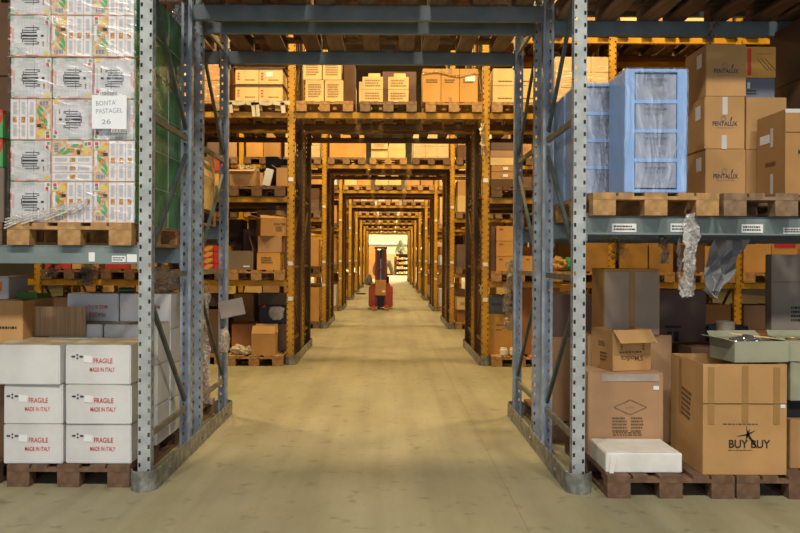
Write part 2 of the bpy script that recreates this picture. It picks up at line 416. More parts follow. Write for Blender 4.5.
structure('wall_front', MB().box(-16,-5,-9,-8.8,0,9).box(5,16,-9,-8.8,0,9).box(-5,5,-9,-8.8,5.5,9).mesh('wall_front', DARKW))  # door opening invented for the added front fill light

# ================================================================== blue rack row
XL,XR=-1.573,1.24
B1,B2=5.05,6.42            # front faces of the two back-to-back racks
DEP=1.08
for X,side,sn in ((XL,1,'left'),(XR,-1,'right')):
    rack_frame(X,B1,DEP,6.3,.082,FLASHPOST,BRACE,DBRACE,f'nearest pale blue-grey perforated rack upright frame on the {sn} of the aisle',pm2=BLUE)
    rack_frame(X,B2,DEP,6.3,.08,BLUE,BRACE,DBRACE,f'second blue-grey perforated rack upright frame on the {sn} of the aisle',pm2=BLUE)
    guard(X,B1,B2+DEP,side,GALV,f'scuffed grey steel floor guard round the blue-grey posts on the {sn}')
for X,sn in ((XL-2.8,'left'),(XR+2.8,'right')):
    rack_frame(X,B1,DEP,6.3,.082,FLASHPOST,BRACE,DBRACE,f'blue-grey rack upright frame at the outer {sn} end of the near shelf',pm2=BLUE)
    rack_frame(X,B2,DEP,6.3,.08,BLUE,BRACE,DBRACE,f'blue-grey rack upright frame at the outer {sn} end of the second shelf',pm2=BLUE)
a0,a1=XL+.043,XR-.043
names=['nearest','second','third','farthest']
for i,y in enumerate((B1+.01,B1+DEP-.06,B2+.01,B2+DEP-.06)):
    beam(a0,a1,y,3.48,.122,BEAM,f'{names[i]} of four grey steel beams spanning high across the blue rack aisle',group='grey beams across the aisle')
def side_beams(x0,x1,z,y,sn,wh,m,tags=()):
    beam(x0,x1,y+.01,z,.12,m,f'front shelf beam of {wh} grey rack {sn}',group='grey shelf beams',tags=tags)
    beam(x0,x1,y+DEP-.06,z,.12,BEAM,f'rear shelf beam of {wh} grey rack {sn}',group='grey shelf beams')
lx0,lx1=XL-2.8+.043,XL-.043; rx0,rx1=XR+.043,XR+2.8-.043
m_=(lx0+lx1)/2
side_beams(lx0,lx1,1.578,B1,'left of the aisle, below the patterned white cartons','near',LBEAM,tags=[(-1.66-m_,-.082,.065,.05,0),(-1.745-m_,-.086,.09,.04,2),(-1.92-m_,-.075,.04,.06,0)])
side_beams(lx0,lx1,1.80,B2,'left of the aisle, at shoulder height','second',BEAM)
m_=(rx0+rx1)/2
side_beams(rx0,rx1,1.785,B1,'right of the aisle, below the blue plastic drawers','near',LBEAM,tags=[(1.53-m_,-.075,.16,.055,2),(1.89-m_,-.072,.12,.055,2),(2.36-m_,-.075,.14,.055,2),(2.63-m_,-.088,.14,.04,2)])
side_beams(rx0,rx1,1.785,B2,'right of the aisle, level with the drawers\' shelf','second',BEAM)
side_beams(rx0,rx1,3.37,B1,'right of the aisle, top level in view','near',BEAM)
side_beams(rx0,rx1,3.95,B2,'right of the aisle, top level in view','second',BEAM)
side_beams(lx0,lx1,3.75,B1,'left of the aisle, highest level','near',BEAM)
side_beams(lx0,lx1,3.48,B2,'left of the aisle, top level in view','second',BEAM)

# ------- generic loads
PALW=[WOOD,WOODD,WOODG]
def load(xc, y, z, kind, cols, where, group, h=.42, gap=.012, dp=.5, seed=0, tag='box'):
    """a pallet load of separate boxes (z = top of the pallet)"""
    r=random.Random(seed)
    if kind=='wrapped':
        o=thing('wrapped_pallet_load',f'{cols[0]} cartons under clear film {where}','wrapped load',(xc,y+.6,z),0,group)
        b=MB(); n=3
        nl=max(1,int(round(h/.26))); hh=h/nl
        for i in range(n):
            for k in range(nl):
                x0=-.38+i*.76/n; b.box(x0+.002,x0+.76/n-.002,-.56,.56,k*hh,k*hh+hh-.004)
        link('cartons', b.mesh('cartons', card(cols[0]), bevel=.004), o)
        link('stretch_film', MB().box(-.39,.39,-.57,.57,.0,h+.006).mesh('stretch_film', FILM, bevel=.02), o)
        return
    n={'single':1,'pair':2,'trio':3,'quad':2,'six':3}[kind]; nl=2 if kind in('quad','six') else 1
    w=.76/n; hh=h/nl
    pn={1:[''],2:['left','right'],3:['left','middle','right']}[n]
    ln=[''] if nl==1 else ['lower','upper']
    for k in range(nl):
        for i in range(n):
            c=cols[(i+k*n)%len(cols)]; ww=w-gap-r.uniform(0,.015); h2=hh-.002-(r.uniform(0,.05) if k==nl-1 else 0)
            pos=' '.join(p for p in (ln[k],pn[i]) if p); pos=(pos+' ') if pos else ''
            parts=[]
            if r.random()<.45: parts.append(('printed_lines', marks_mesh(round(ww*.6,2),.08,3,BIN2,r.randint(0,5)),'F',0,h2*.5))
            carton(xc-.38+w*(i+.5), y+r.uniform(.0,.04), z+k*hh, ww, dp, h2, c, f'{pos}{c} {tag} {where}', rz=rad(r.uniform(-1.5,1.5)), group=group, parts=parts)

# pallets and loads over the blue part of the aisle
for rk,(yy,rn) in enumerate(((B1-.06,'nearer'),(B2-.06,'farther'))):
    for i,pn in enumerate(('left','middle','right')):
        xc=-.166+(i-1)*.88
        pallet(xc,yy,3.481,[WOODD,WOODG,WOODG][i],f'{pn} old wooden pallet on the {rn} grey beams high over the aisle',group='pallets over the grey beams')
        load(xc,yy+.05,3.626,'quad',['tan','pale brown','cream'],f'on {pn} pallet, {rn} grey beams overhead','boxes above the grey beams',h=.6,seed=i+rk*3,dp=.52)

# ================================================================== near left shelf: patterned white cartons
WHT=mat('patterned_carton_white',(.70,.70,.72),rough=.55,var=.10,scale=9)
GRN=mat('patterned_carton_green',(.025,.19,.05),rough=.45,scale=6,col2=(.09,.36,.13),lo=.35,hi=.6)
PINK=flat('carton_pink',(.72,.45,.45)); ORG=mat('carton_orange',(.75,.36,.10),rough=.5,scale=25,col2=(.70,.62,.45),lo=.42,hi=.55)
ORL=flat('carton_orange_line',(.80,.35,.15)); YLW=flat('carton_yellow',(.80,.62,.08)); GCO=flat('carton_green_patch',(.07,.42,.14)); RCO=flat('carton_red_patch',(.7,.04,.05))
PGR=flat('carton_pale_green',(.45,.60,.48)); LGT=flat('carton_grey_text',(.56,.55,.58)); FOOD=mat('carton_food_picture',(.40,.13,.03),rough=.5,scale=60,col2=(.75,.45,.10)); PW=flat('carton_panel_white',(.80,.80,.82)); DKE=flat('carton_emblem_dark',(.03,.03,.04)); MGE=flat('carton_emblem_grey',(.13,.13,.16))
S=.262
def prA():
    b=MB(); lay=[0]
    def r(x0,x1,z0,z1,mi,l=1):  # in 0..1 units
        y=-.0006*l; b.quad([((x0-.5)*S,y,(z0-.5)*S),((x1-.5)*S,y,(z0-.5)*S),((x1-.5)*S,y,(z1-.5)*S),((x0-.5)*S,y,(z1-.5)*S)],mi)
    for x0,x1,z0,z1 in((0,1,0,.012),(0,1,.988,1),(0,.012,0,1),(.988,1,0,1)): r(x0,x1,z0,z1,2)
    r(0,.10,0,.16,4); r(.0,.09,.84,1,4); r(.3,.6,.93,1,4); r(.4,.7,0,.05,3); r(.0,.03,.2,.5,3); r(.97,1,.15,.7,3); r(.12,.2,.03,.06,2); r(.0,.04,.55,.72,2)
    for i in range(9): r(.2+i*.075,.21+i*.075,.76,.94,7)     # faint printed lines
    for i in range(7): r(.22+i*.085,.23+i*.085,.05,.20,7)
    r(.05,.10,.35,.68,3); r(.90,.94,.25,.85,7)
    # flag patch
    r(.85,.985,.78,.985,6); r(.90,.97,.89,.96,8,2); r(.87,.94,.80,.87,5,2)
    r(.84,.95,.03,.11,9); r(.80,.84,.24,.36,10)
    # round emblem : dark bars with grey brackets
    r(.30,.68,.475,.525,0,2)
    for z in (.41,.565): r(.30,.66,z,z+.028,0,2)
    for z in (.355,.622): r(.34,.66,z,z+.022,1,2)
    for z in (.29,.69): r(.36,.72,z,z+.022,1,2)
    r(.27,.295,.42,.58,1,2); r(.30,.325,.34,.42,1,2); r(.30,.325,.58,.66,1,2); r(.57,.585,.24,.40,1,2); r(.57,.585,.60,.76,1,2)
    r(.76,.83,.475,.525,0,2); r(.66,.72,.33,.35,0,2); r(.66,.72,.65,.67,0,2)
    return b.mesh('printed_front',[DKE,MGE,ORL,PINK,PGR,GCO,PW,LGT,RCO and GCO,YLW,FOOD])
def prB():
    b=MB()
    def r(x0,x1,z0,z1,mi,l=1):
        y=-.0006*l; b.quad([((x0-.5)*S,y,(z0-.5)*S),((x1-.5)*S,y,(z0-.5)*S),((x1-.5)*S,y,(z1-.5)*S),((x0-.5)*S,y,(z1-.5)*S)],mi)
    r(0,.36,0,1,0)                      # collage strip
    b.quad([((u-.5)*S,-.0012,(v-.5)*S) for u,v in((.04,.66),(.10,.52),(.22,.40),(.34,.20),(.35,.34),(.24,.52),(.12,.66))],1); b.quad([((u-.5)*S,-.0013,(v-.5)*S) for u,v in((.16,.34),(.22,.22),(.33,.14),(.28,.28))],1); r(.14,.30,.44,.54,8,3); r(.24,.35,.62,.70,4,3); r(.12,.30,.60,.74,8,2)
    r(.03,.09,.38,.75,2,3); r(.06,.30,.05,.17,3,2)
    for i in range(6): r(.08+i*.036,.095+i*.036,.06,.16,4,3)
    r(.02,.15,.78,.98,2,3); r(.04,.12,.88,.96,5,4); r(.05,.13,.80,.87,1,4); r(.20,.33,.78,.90,6,2)
    for i in range(3):
        x0=.38+i*.207; r(x0,x0+.19,0,1,2); r(x0-.016,x0-.002,0,1,7,2); r(x0+.05,x0+.15,.44,.58,8,2)
        r(x0+.05,x0+.14,.64,.92,3,2); r(x0+.05,x0+.14,.08,.38,3,2)
    r(0,1,0,.01,7,3); r(0,1,.99,1,7,3)
    return b.mesh('printed_front',[ORG,GCO,PW,LGT,INK,RCO,YLW,ORL,FOOD])
mA,mB_=prA(),prB()
mA.materials[8]=RCO
# fix flag: green above, red below
mA.materials[5]=RCO; mA.materials[8]=GCO
def pasta_body(dp):
    def mk():
        b=MB().box(-S/2-.002,S/2+.002,-dp/2,dp/2,0,S+.0035)
        b.m=[0,0,0,1,0,1]; return b.mesh('patterned_carton',[WHT,GRN],bevel=.003)
    return cached(('pasta',dp),mk)
LP=(-1.66-.39)
pallet(LP,B1-.04,1.579,WOOD,'pale wooden pallet on the near left shelf, under the patterned white cartons')
grid=[['A0','B0','B0'],['A0','B9','B0'],['B2','A2','A2'],['A0','A0','A2'],['A0','B0','B0'],['A0','B0','B0']]
rown=['bottom row','second row from bottom','third row from bottom','third row from top','second row from top','top row']; coln=['left','middle','right']
zt=1.579+.1445
for r_ in range(6):
    zz=zt+r_*.2663+(.006 if r_>3 else 0)
    for c_ in range(3):
        x=LP-.262+c_*.268+(.005 if r_<4 else -.002)
        k=grid[r_][c_]
        what={'A':'with round dark emblem','B':'with striped food pictures'}[k[0]]
        o=thing('patterned_carton',f'white printed carton {what}, {coln[c_]} of {rown[r_]}, near left shelf','carton',(x,B1-.02+.195,zz),0,'patterned cartons on the near left shelf')
        link('body',pasta_body(.39),o)
        rot={'0':0,'2':math.pi,'9':math.pi/2}[k[1]]
        put(o,'printed_front',mA if k[0]=='A' else mB_,(S,.39,S),'F',0,S/2+.002,rot,off=.0012)
    for q,dn in ((1,'middle'),(2,'rear')):
        o=thing('patterned_carton',f'green sided printed carton behind the right column, {dn} one, {rown[r_]}','carton',(LP-.262+.536,B1-.02+.195+q*.396,zz),0,'patterned cartons on the near left shelf',pasta_body(.39))
thing('slip_sheet','thin brown cardboard sheet between the carton layers on the near left shelf','cardboard sheet',(LP,B1+.575,zt+4*.2663+.0005),0,None,MB().box(-.41,.415,-.6,.6,0,.0045).mesh('slip_sheet',card('tan')))
o=thing('stretch_film','shiny clear film wrapped round the patterned cartons, near left shelf','plastic film',(LP,B1+.56,zt))
fb=MB(); fb.box(-.412,.418,-.588,.60,.002,1.612); link('film_sheet',fb.mesh('film_sheet',FILM,bevel=.012),o)
# skirt of bunched film on the pallet corner
b=MB(); pts=[(-.41,.02),(-.30,.05),(-.15,.075),(.02,.12),(.12,.15)]
for i in range(len(pts)-1):
    (x0,z0),(x1,z1)=pts[i],pts[i+1]
    for k in range(4):
        b.bar((x0,-.60-.004*k,z0-.02*k+.0),(x1,-.60-.003*k,z1-.012*k),.004,.011,up=(0,1,0))
link('bunched_film',b.mesh('bunched_film',FILM2),o)
# note
o=thing('paper_note','white handwritten paper note with barcodes taped on the patterned cartons','note',(-1.787+.0,B1-.062,zt+.60))
w_,h_=.222,.215
link('sheet',MB().box(-w_/2,w_/2,-.001,.001,0,h_).mesh('sheet',flat('note_paper',(.80,.83,.90))),o)
PEN=flat('pencil_line',(.30,.32,.36))
for i,(t,ww) in enumerate((('BONTA\'',.13),('PASTAGEL',.17),('26',.06))):
    link('handwriting',text_mesh(t,ww,.030,PEN),o,(-.01+(.01 if i==1 else -.01),-.002,.165-i*.05-(.02 if i==2 else 0)),(0,rad(-3),0))
for (x,z) in ((0,.225),(.065,-.012)):
    bb=MB(); xx=-.045
    bb.box(-.05,.05,-.0008,.0008,-.012,.012,0)
    while xx<.045:
        ww=R.choice((.002,.003,.005)); bb.box(xx,xx+ww,-.0018,-.0008,-.010,.010,1); xx+=ww+.003
    link('barcode',bb.mesh('barcode',[PAPER,INK]),o,(x,-.003,z))

# far left of that shelf: neighbour pallet with dark and multicoloured goods
pallet(LP-.86,B1+.02,1.579,WOODD,'dark wooden pallet at the left edge of the near left shelf')
for k in range(3):
    carton(LP-.83,B1+.22,zt+k*.5,.72,.5,.495,'dark brown',f'large dark brown box, {["bottom","middle","top"][k]} of the stack at the left picture edge',group='dark boxes at the left edge')
for k in range(2):
    pm=mat('multicoloured_carton',(.5,.05,.04),rough=.5,scale=14,col2=(.10,.35,.12),lo=.46,hi=.52)
    carton(LP-.57,B1+.02,zt+.36+k*.19,.22,.18,.185,pm,f'small red and green printed carton, {["lower","upper"][k]}, left of the patterned cartons',group='small printed cartons')
carton(LP-.57,B1+.02,zt,.24,.18,.358,'grey-brown','plain grey-brown box under the small red and green cartons')

# ================================================================== near left floor bay
pallet(-2.08,B1+.04,0,WOODD,'dark wooden pallet on the floor under the white FRAGILE boxes')
FR=[('printed_word',text_mesh('FRAGILE',.125,.033,RINK,.01)),('printed_word',text_mesh('MADE IN ITALY',.165,.028,RINK,.01))]
diam=MB()
for (dx,dz) in ((0,0),(.0,.022),(.02,.011),(-.02,.011)):
    diam.quad([(dx-.008,0,dz),(dx,0,dz-.008),(dx+.008,0,dz),(dx,0,dz+.008)])
diam.quad([(.026,0,.002),(.042,0,.011),(.026,0,.02)]); diam.quad([(-.026,0,.002),(-.026,0,.02),(-.042,0,.011)])
diam=diam.mesh('printed_symbol',NINK)
def fparts(w,h,full,sticker=True,up=1,s=1):
    p=[]
    cx=.035
    p.append(('printed_word',FR[0][1],'F',cx,h*.60*up if up==1 else h*.4,0 if up==1 else math.pi))
    p.append(('printed_word',FR[1][1],'F',cx-.005,h*.38 if up==1 else h*.62,0 if up==1 else math.pi))
    if sticker:
        p.append(('printed_symbol',diam,'F',-.135,h*.66)); p.append(('sticker',rect_mesh(.055,.045,PAPER),'F',-.065,h*.64,rad(8)))
    return p
WC='white'; z0=.146; hh=.2605
sl=[('bottom','left'),('middle','left'),('top','left'),('bottom','right'),('middle','right'),('top','right')]
for k in range(3):
    lw=.385 if k<2 else .46; lx=-2.32 if k<2 else -2.36
    carton(lx,B1+.06+(.0 if k<2 else -.02),z0+k*hh,lw,.48,hh-.001,WC,
      ('white box marked FRAGILE in red, %s of left front stack'%sl[k][0]) if k<2 else 'plain white box with yellowed top, top of left front stack',
      soft=k+1,group='white FRAGILE boxes',parts=fparts(lw,hh,True) if k<2 else [],rz=rad([.5,0,-1.5][k]))
    carton(-1.893,B1+.06+[.01,0,.0][k],z0+k*hh,.43,.48,hh-.001,WC,'white box marked FRAGILE in red, %s of right front stack'%sl[k][0],soft=k+5,group='white FRAGILE boxes',parts=fparts(.43,hh,True),rz=rad([-.5,.5,-1][k]))
for k in range(3):
    for i,sn in enumerate(('left','right')):
        carton(-2.25+i*.40,B1+.57,z0+k*.291,.385,.31,.290,WC,f'white box, {["bottom","middle","top"][k]} of the {sn} stack behind the FRAGILE boxes',group='white FRAGILE boxes',soft=10+k+i)
for k in range(4):
    for i,sn in enumerate(('left','right')):
        carton(-2.25+i*.40,B1+.90,z0+k*.270,.39,.32,.269,WC,f'white box, {["bottom","second","third","topmost"][k]} of the {sn} rear stack near the rack back',group='white FRAGILE boxes',soft=20+k+i,parts=fparts(.39,.27,True,False,-1) if k==3 else [])
thing('film_roll','small dark green plastic scrap lying between the rear white boxes','scrap',(-2.02,B1+.95,1.23),0,None,MB().cyl((-.05,0,.02),(.06,.03,.02),.02).mesh('film_roll',flat('dark_green_plastic',(.01,.06,.04),.3)))
sh=MB().box(-.22,.22,-.003,.003,0,.215); 
thing('cardboard_sheet','brown corrugated cardboard flap standing behind the plain white box','cardboard sheet',(-2.385,B1+.555,z0+3*hh+.003),rad(-2),None,sh.mesh('cardboard_sheet',mat('corrugated',(.36,.23,.13),rough=.9,var=.15,scale=6,stretch=(12,1,.3))))
pallet(-2.96,B1+.06,0,WOODD,'dark wooden pallet on the floor at the left picture edge')
carton(-2.84,B1+.20,.146,.62,.6,.60,'dark brown','large dark brown box on the floor pallet at the left edge')
carton(-2.84,B1+.38,.748,.6,.5,.45,'light brown','light brown box with black print at the left picture edge',parts=[('printed_lines',marks_mesh(.16,.03,1,INK,3),'F',.2,.26)])
carton(-2.86,B1+.48,1.20,.34,.3,.16,'pale grey','pale blue-white box with an orange picture, left edge below the shelf',parts=[('orange_picture',rect_mesh(.07,.07,flat('orange_pic',(.75,.2,.03))),'F',.09,.09)])
thing('green_tray','flat bright green plastic tray lying on the light brown box','tray',(-2.66,B1+.72,1.199),0,None,MB().box(-.1,.12,-.12,.12,0,.03).box(-.1,.12,-.12,-.11,.03,.05).mesh('green_tray',flat('dull_green',(.05,.14,.02))))
# film lumps
def lump(x,y,z,rx,ry,rz_,m,label,seed,name='plastic_bag',cat='plastic bag',amp=.35,sub=4):
    bm=bmesh.new(); bmesh.ops.create_icosphere(bm,subdivisions=sub,radius=1)
    for v in bm.verts:
        n=noise.noise(v.co*1.7+Vector((seed*5,0,0)))*amp+noise.noise(v.co*5+Vector((seed*5,0,0)))*amp*.5+abs(noise.noise(v.co*11+Vector((0,seed,0))))*amp*.25
        c=v.co*(1+n); v.co=Vector((c.x*rx,c.y*ry,max(-.85,c.z)*rz_+rz_*.85))
    for f in bm.faces: f.smooth=False
    me=bpy.data.meshes.new(name); bm.to_mesh(me); bm.free(); me.materials.append(m)
    return thing(name,label,cat,(x,y,z),0,None,me)
def strand(p0,p1,w,m,label,seed,name='hanging_film',cat='plastic film',nseg=26,turn=3.0,layers=3):
    """crumpled ribbon of film hanging from p0 to p1"""
    b=MB(); r=random.Random(seed); p0=Vector(p0); p1=Vector(p1); nseg=max(5,min(30,int((p1-p0).length/.028)))
    for l in range(layers):
        prev=None
        for i in range(nseg+1):
            t=i/nseg; c=p0.lerp(p1,t)+Vector((math.sin(t*4+seed+l)*w*.35,math.cos(t*5+l*2)*w*.3,0))
            a=turn*t*math.pi+l*1.1+r.uniform(-.5,.5); ww=w*(.35+.45*r.random())
            u=Vector((math.cos(a),math.sin(a),r.uniform(-.3,.3)))*ww
            mid=c+Vector((r.uniform(-1,1),r.uniform(-1,1),0))*w*.25
            cur=(c-u,mid,c+u)
            if prev: b.quad([prev[0],prev[1],cur[1],cur[0]]); b.quad([prev[1],prev[2],cur[2],cur[1]])
            prev=cur
    me=b.mesh(name,m); 
    for v in me.vertices: v.co-=p0
    return thing(name,label,cat,p0,0,None,me)
BAG=film('grey_brown_bag_film',.9,bscale=25,col=(.20,.16,.13),rough=.25)
DKF=film('dark_film',.45,bscale=25,col=(.10,.09,.08),rough=.1)
lump(-1.77,B1+1.02,1.232,.14,.13,.11,BAG,'crumpled grey-brown plastic bag on the rear white boxes',3)
strand((-2.20,B1+.62,1.575),(-2.18,B1+.60,1.29),.11,DKF,'clump of shiny clear film hanging under the near left shelf',5)
strand((-2.38,B1+.55,1.575),(-2.40,B1+.55,1.36),.08,DKF,'smaller wad of film hanging farther left under the near left shelf',6)

# second left rack: floor goods beside the aisle
pallet(-2.08,B2-.02,0,WOODG,'grey wooden pallet on the floor of the second left rack')
carton(-1.86,B2+.12,.146,.36,.75,.98,'reddish brown','tall reddish brown box wrapped in film, second left rack floor')
carton(-2.28,B2+.12,.146,.42,.75,.80,'white','tall white box beside the reddish one, second left rack floor')
strand((-1.625,B2+.50,1.19),(-1.61,B2+.55,.20),.05,FILM2,'long shiny clear film trailing down beside the second left frame',8,layers=4,turn=2)
lump(-1.72,B2+.55,1.135,.11,.16,.10,film('yellowish_film',.8,bscale=20,col=(.55,.42,.2),rough=.2),'wad of yellowish clear film on the tall reddish box',9,name='film_wad',cat='plastic film')
sh=MB().box(-.115,.115,-.003,.003,-.08,.08)
thing('cardboard_sheet','grey-brown cardboard flap sticking out into the aisle from second left rack','cardboard sheet',(-1.47,B2+.93,1.03),rad(10),None,sh.mesh('cardboard_flap',mat('pale_grey_card',(.42,.35,.31),rough=.85)),tilt=(0,rad(-12)))
lump(-1.50,B2+.75,.64,.045,.08,.115,film('white_bag',.85,bscale=12,col=(.62,.55,.45),rough=.35),'pale plastic bag bulging out below the cardboard flap, left rack',12)
pallet(-2.08,B2-.02,1.801,WOODG,'grey wooden pallet on the shelf of the second left rack')
open_box(-1.83,B2+.55,1.946,.34,.5,.30,'cream','tall cream box with open flaps on the second left shelf',ang={'F':-20,'R':-10,'L':20,'B':0},flaps='FRB')
carton(-2.25,B2+.1,1.946,.4,.8,.6,'pale brown','pale brown box beside the cream one on the second left shelf')
pallet(-2.08,B2-.02,3.481,WOODG,'grey wooden pallet on the top level of the second left rack')
carton(-2.08,B2+.05,3.626,.7,1.0,.5,'tan','tan box on the top pallet of the second left rack')

# ================================================================== near right shelf
RP=1.30+.4; zs=1.786; zp=zs+.1445
pallet(RP,B1-.10,zs,WOOD,'pale wooden pallet on the near right shelf, under the blue drawers')
pallet(RP+.83,B1-.10,zs,WOODG,'worn wooden pallet under the boxes printed PENTALUX')
pallet(RP+1.66,B1-.10,zs,WOODG,'wooden pallet at the right end of the near right shelf')
def drawers(x,y,label,n=4,w=.395,d=.36,h=.79):
    o=thing('drawer_unit',label,'drawer unit',(x+w/2,y+d/2,zp),0,'blue plastic drawer units')
    b=MB(); p=.062
    for sx in (-1,1): b.box(sx*w/2-(p if sx>0 else 0),sx*w/2+(p if sx<0 else 0),-d/2,d/2,0,h)
    b.box(-w/2+p,w/2-p,-d/2,d/2,h-.022,h); b.box(-w/2+p,w/2-p,-d/2,d/2,0,.022)
    b.box(-w/2+p,w/2-p,d/2-.01,d/2,.022,h-.022)
    link('frame',b.mesh('frame',BLUEP,bevel=.004),o)
    ph=(h-.044)/n
    for i in range(n):
        z=.022+i*ph
        if i: link('rail',cached('drail',lambda: MB().box(-w/2+p,w/2-p,-d/2+.002,d/2-.012,-.011,.011).mesh('rail',BLUEP)),o,(0,0,z))
        def mk():
            q=MB(); q.box(-w/2+p+.004,w/2-p-.004,-d/2+.006,-d/2+.010,.010,ph-.010)
            q.box(-.07,.07,-d/2-.004,-d/2+.006,ph-.045,ph-.030); return q.mesh('drawer',BLUEC,bevel=.002)
        link('drawer',cached('drw',mk),o,(0,0,z))
        def mk2():
            return MB().box(-w/2+p+.02,w/2-p-.02,-d/2+.03,d/2-.03,.012,ph*.55).mesh('drawer_contents',flat('drawer_inside',(.30,.32,.38)))
        link('drawer_contents',cached('drc',mk2),o,(0,0,z))
    link('stretch_film',cached('drf',lambda: MB().box(-w/2-.008,w/2+.008,-d/2-.012,d/2+.006,.001,h+.008).mesh('stretch_film',film('drawer_film',.11,bscale=4.5,stretch=(2,1,.5),gloss=True,rough=.3,strength=.7),bevel=.01)),o)
    return o
drawers(1.506,B1-.08,'blue plastic drawer tower wrapped in film, front one beside PENTALUX boxes')
drawers(1.30,B1+.33,'blue plastic drawer tower wrapped in film, behind the perforated post')
drawers(1.30,B1+.73,'blue plastic drawer tower, hindmost of three, on the near right shelf')
PENT=text_mesh('PENTALUX',.18,.033,NINK,.012)
ring=MB()
for i in range(14):
    a=2*math.pi*i/14; c=2*math.pi*(i+1)/14
    ring.quad([(.02*math.cos(a),0,.02*math.sin(a)),(.02*math.cos(c),0,.02*math.sin(c)),(.014*math.cos(c),0,.014*math.sin(c)),(.014*math.cos(a),0,.014*math.sin(a))])
ring=ring.mesh('printed_logo',GINK)
swo=MB().bar((.02,0,.0),(.028,0,.03),.001,.008,up=(0,1,0)).mesh('printed_stroke',NINK)
tapeF=rect_mesh(.038,.13,PTAPE)
for k in range(3):
    x=2.305+.146+(.004 if k!=1 else -.004)
    pp=[('printed_word',PENT,'F',0,.185),('printed_logo',ring,'F',-.01,.222),('printed_stroke',swo,'F',.022,.205),('printed_lines',marks_mesh(.13,.01,1,GINK,2),'F',0,.155),('side_label',rect_mesh(.09,.10,PAPER),'L',.08,.28)]
    if k==1: pp+=[('tape',tapeF,'F',0,.315),('tape',rect_mesh(.038,.10,PTAPE),'F',-.005,.05)]
    carton(x,B1+.63,zp+k*.383,.292,.40,.382,'light brown','brown box printed PENTALUX, %s of the stack beside the blue drawers'%['bottom','middle','top'][k],group='PENTALUX boxes',parts=pp)
for k in range(2):
    carton(2.76,B1+.65,zp+k*.383,.295,.40,.382,'light brown','plain brown box, %s of two right of the PENTALUX stack'%['lower','upper'][k],group='plain brown boxes beside PENTALUX')
carton(2.745,B1+.72,zp+.767,.22,.3,.155,'blue-grey','dark grey box with black print under the orange box',parts=[('printed_lines',marks_mesh(.08,.04,2,INK,3),'F',-.06,.05),('sticker',rect_mesh(.02,.045,PAPER),'F',-.085,.1)])
REDP=flat('red_print',(.65,.06,.02))
lines=MB()
for i in range(3): lines.bar((-.05+.03*i,0,.04),(.03+.03*i,0,-.05),.001,.004,up=(0,1,0))
carton(2.745,B1+.71,zp+.924,.225,.3,.228,mat('orange_carton',(.68,.36,.08),rough=.7),'small orange box with red print on top beside the top PENTALUX box',parts=[('red_stripe',rect_mesh(.028,.20,REDP),'F',-.085,.115),('printed_word',text_mesh('Fabbrico',.11,.014,REDP),'F',.02,.175),('printed_drawing',lines.mesh('printed_drawing',BINK),'F',.02,.1)])
# front box MADE
o=open_box(2.90,B1+.16,zp,.50,.40,.585,'tan','tall brown box with MADE printed on its front, right picture edge',flaps='',parts=[('printed_word',text_mesh('MADE',.10,.034,NINK,.01),'F',-.115,.30),('printed_lines',marks_mesh(.14,.05,1,BINK,6),'L',.0,.24),('label',rect_mesh(.14,.06,PAPER),'L',-.08,.42),('tape',rect_mesh(.035,.13,PTAPE),'L',.02,.42),('tape',rect_mesh(.035,.16,PTAPE),'L',.02,.09)])
link('tape_edge',MB().box(-.252,.252,-.203,-.199,.56,.587).mesh('tape_edge',PTAPE),o)
link('fold_line',MB().box(-.25,.25,-.2045,-.2,.43,.433).mesh('fold_line',BINK),o)
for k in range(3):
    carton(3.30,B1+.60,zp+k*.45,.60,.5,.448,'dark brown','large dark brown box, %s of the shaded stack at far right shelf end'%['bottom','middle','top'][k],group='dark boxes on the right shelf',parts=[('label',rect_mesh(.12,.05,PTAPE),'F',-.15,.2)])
# upper level above: pallets seen from underneath
for i in range(3):
    pallet(RP+.86*i,B1-.08,3.371,[WOODG,WOODD,WOODG][i],'%s old wooden pallet on the top beams, near right rack, seen from below'%['left','middle','right'][i],group='pallets on the top right level')
    load(RP+.86*i,B1,3.516,'pair',['tan','pale brown'],'on %s top pallet above the blue drawers'%['left','middle','right'][i],'boxes on the top right level',h=.5,seed=50+i,dp=1.0)
    pallet(RP+.86*i,B2-.04,3.951,[WOODD,WOODG,WOODD][i],'%s old wooden pallet on the top beams of the second right rack'%['left','middle','right'][i],group='pallets on the top right level')
    carton(RP+.86*i,B2+.02,4.096,.74,1.0,.6,'tan','%s big tan box on the top pallets of the second right rack'%['left','middle','right'][i],group='boxes on the top right level')
    pallet(RP+.86*i,B2-.06,1.786,[WOODG,WOOD,WOODG][i],'%s wooden pallet on the second right shelf behind the drawers'%['left','middle','right'][i],group='pallets on the second right shelf')
carton(RP-.1,B2,1.931,.55,.7,.34,'reddish brown','reddish brown box behind the blue drawers, second right shelf')
strand((1.33,B2+.03,2.1),(1.33,B2+.02,1.3),.05,FILM2,'film and paper scraps caught on the second right frame',31,layers=2)
strand((1.19,B2+DEP+.03,1.50),(1.17,B2+DEP+.02,.82),.07,film('shiny_brown_film',.7,bscale=22,col=(.35,.25,.14),rough=.12),'brownish shiny film hanging beside the farther right blue frame',33,layers=3)
strand((-1.66,B1+DEP+.02,3.50),(-1.72,B1+DEP+.02,3.05),.07,film('grey_film_scrap',.8,bscale=20,col=(.3,.3,.32),rough=.2),'grey torn film scrap hanging at the top of the near left frame',51)
strand((2.52,B1+DEP-.1,3.37),(2.47,B1+DEP-.1,3.02),.06,film('amber_grey_film',.6,bscale=20,col=(.35,.28,.2),rough=.2),'torn film scrap hanging over the top right beam above PENTALUX',52)
strand((1.33,11.0,3.42),(1.35,11.0,2.98),.06,mat('pale_torn_film',(.55,.42,.22),rough=.4),'pale torn film scrap on the first right yellow post',53,layers=2)
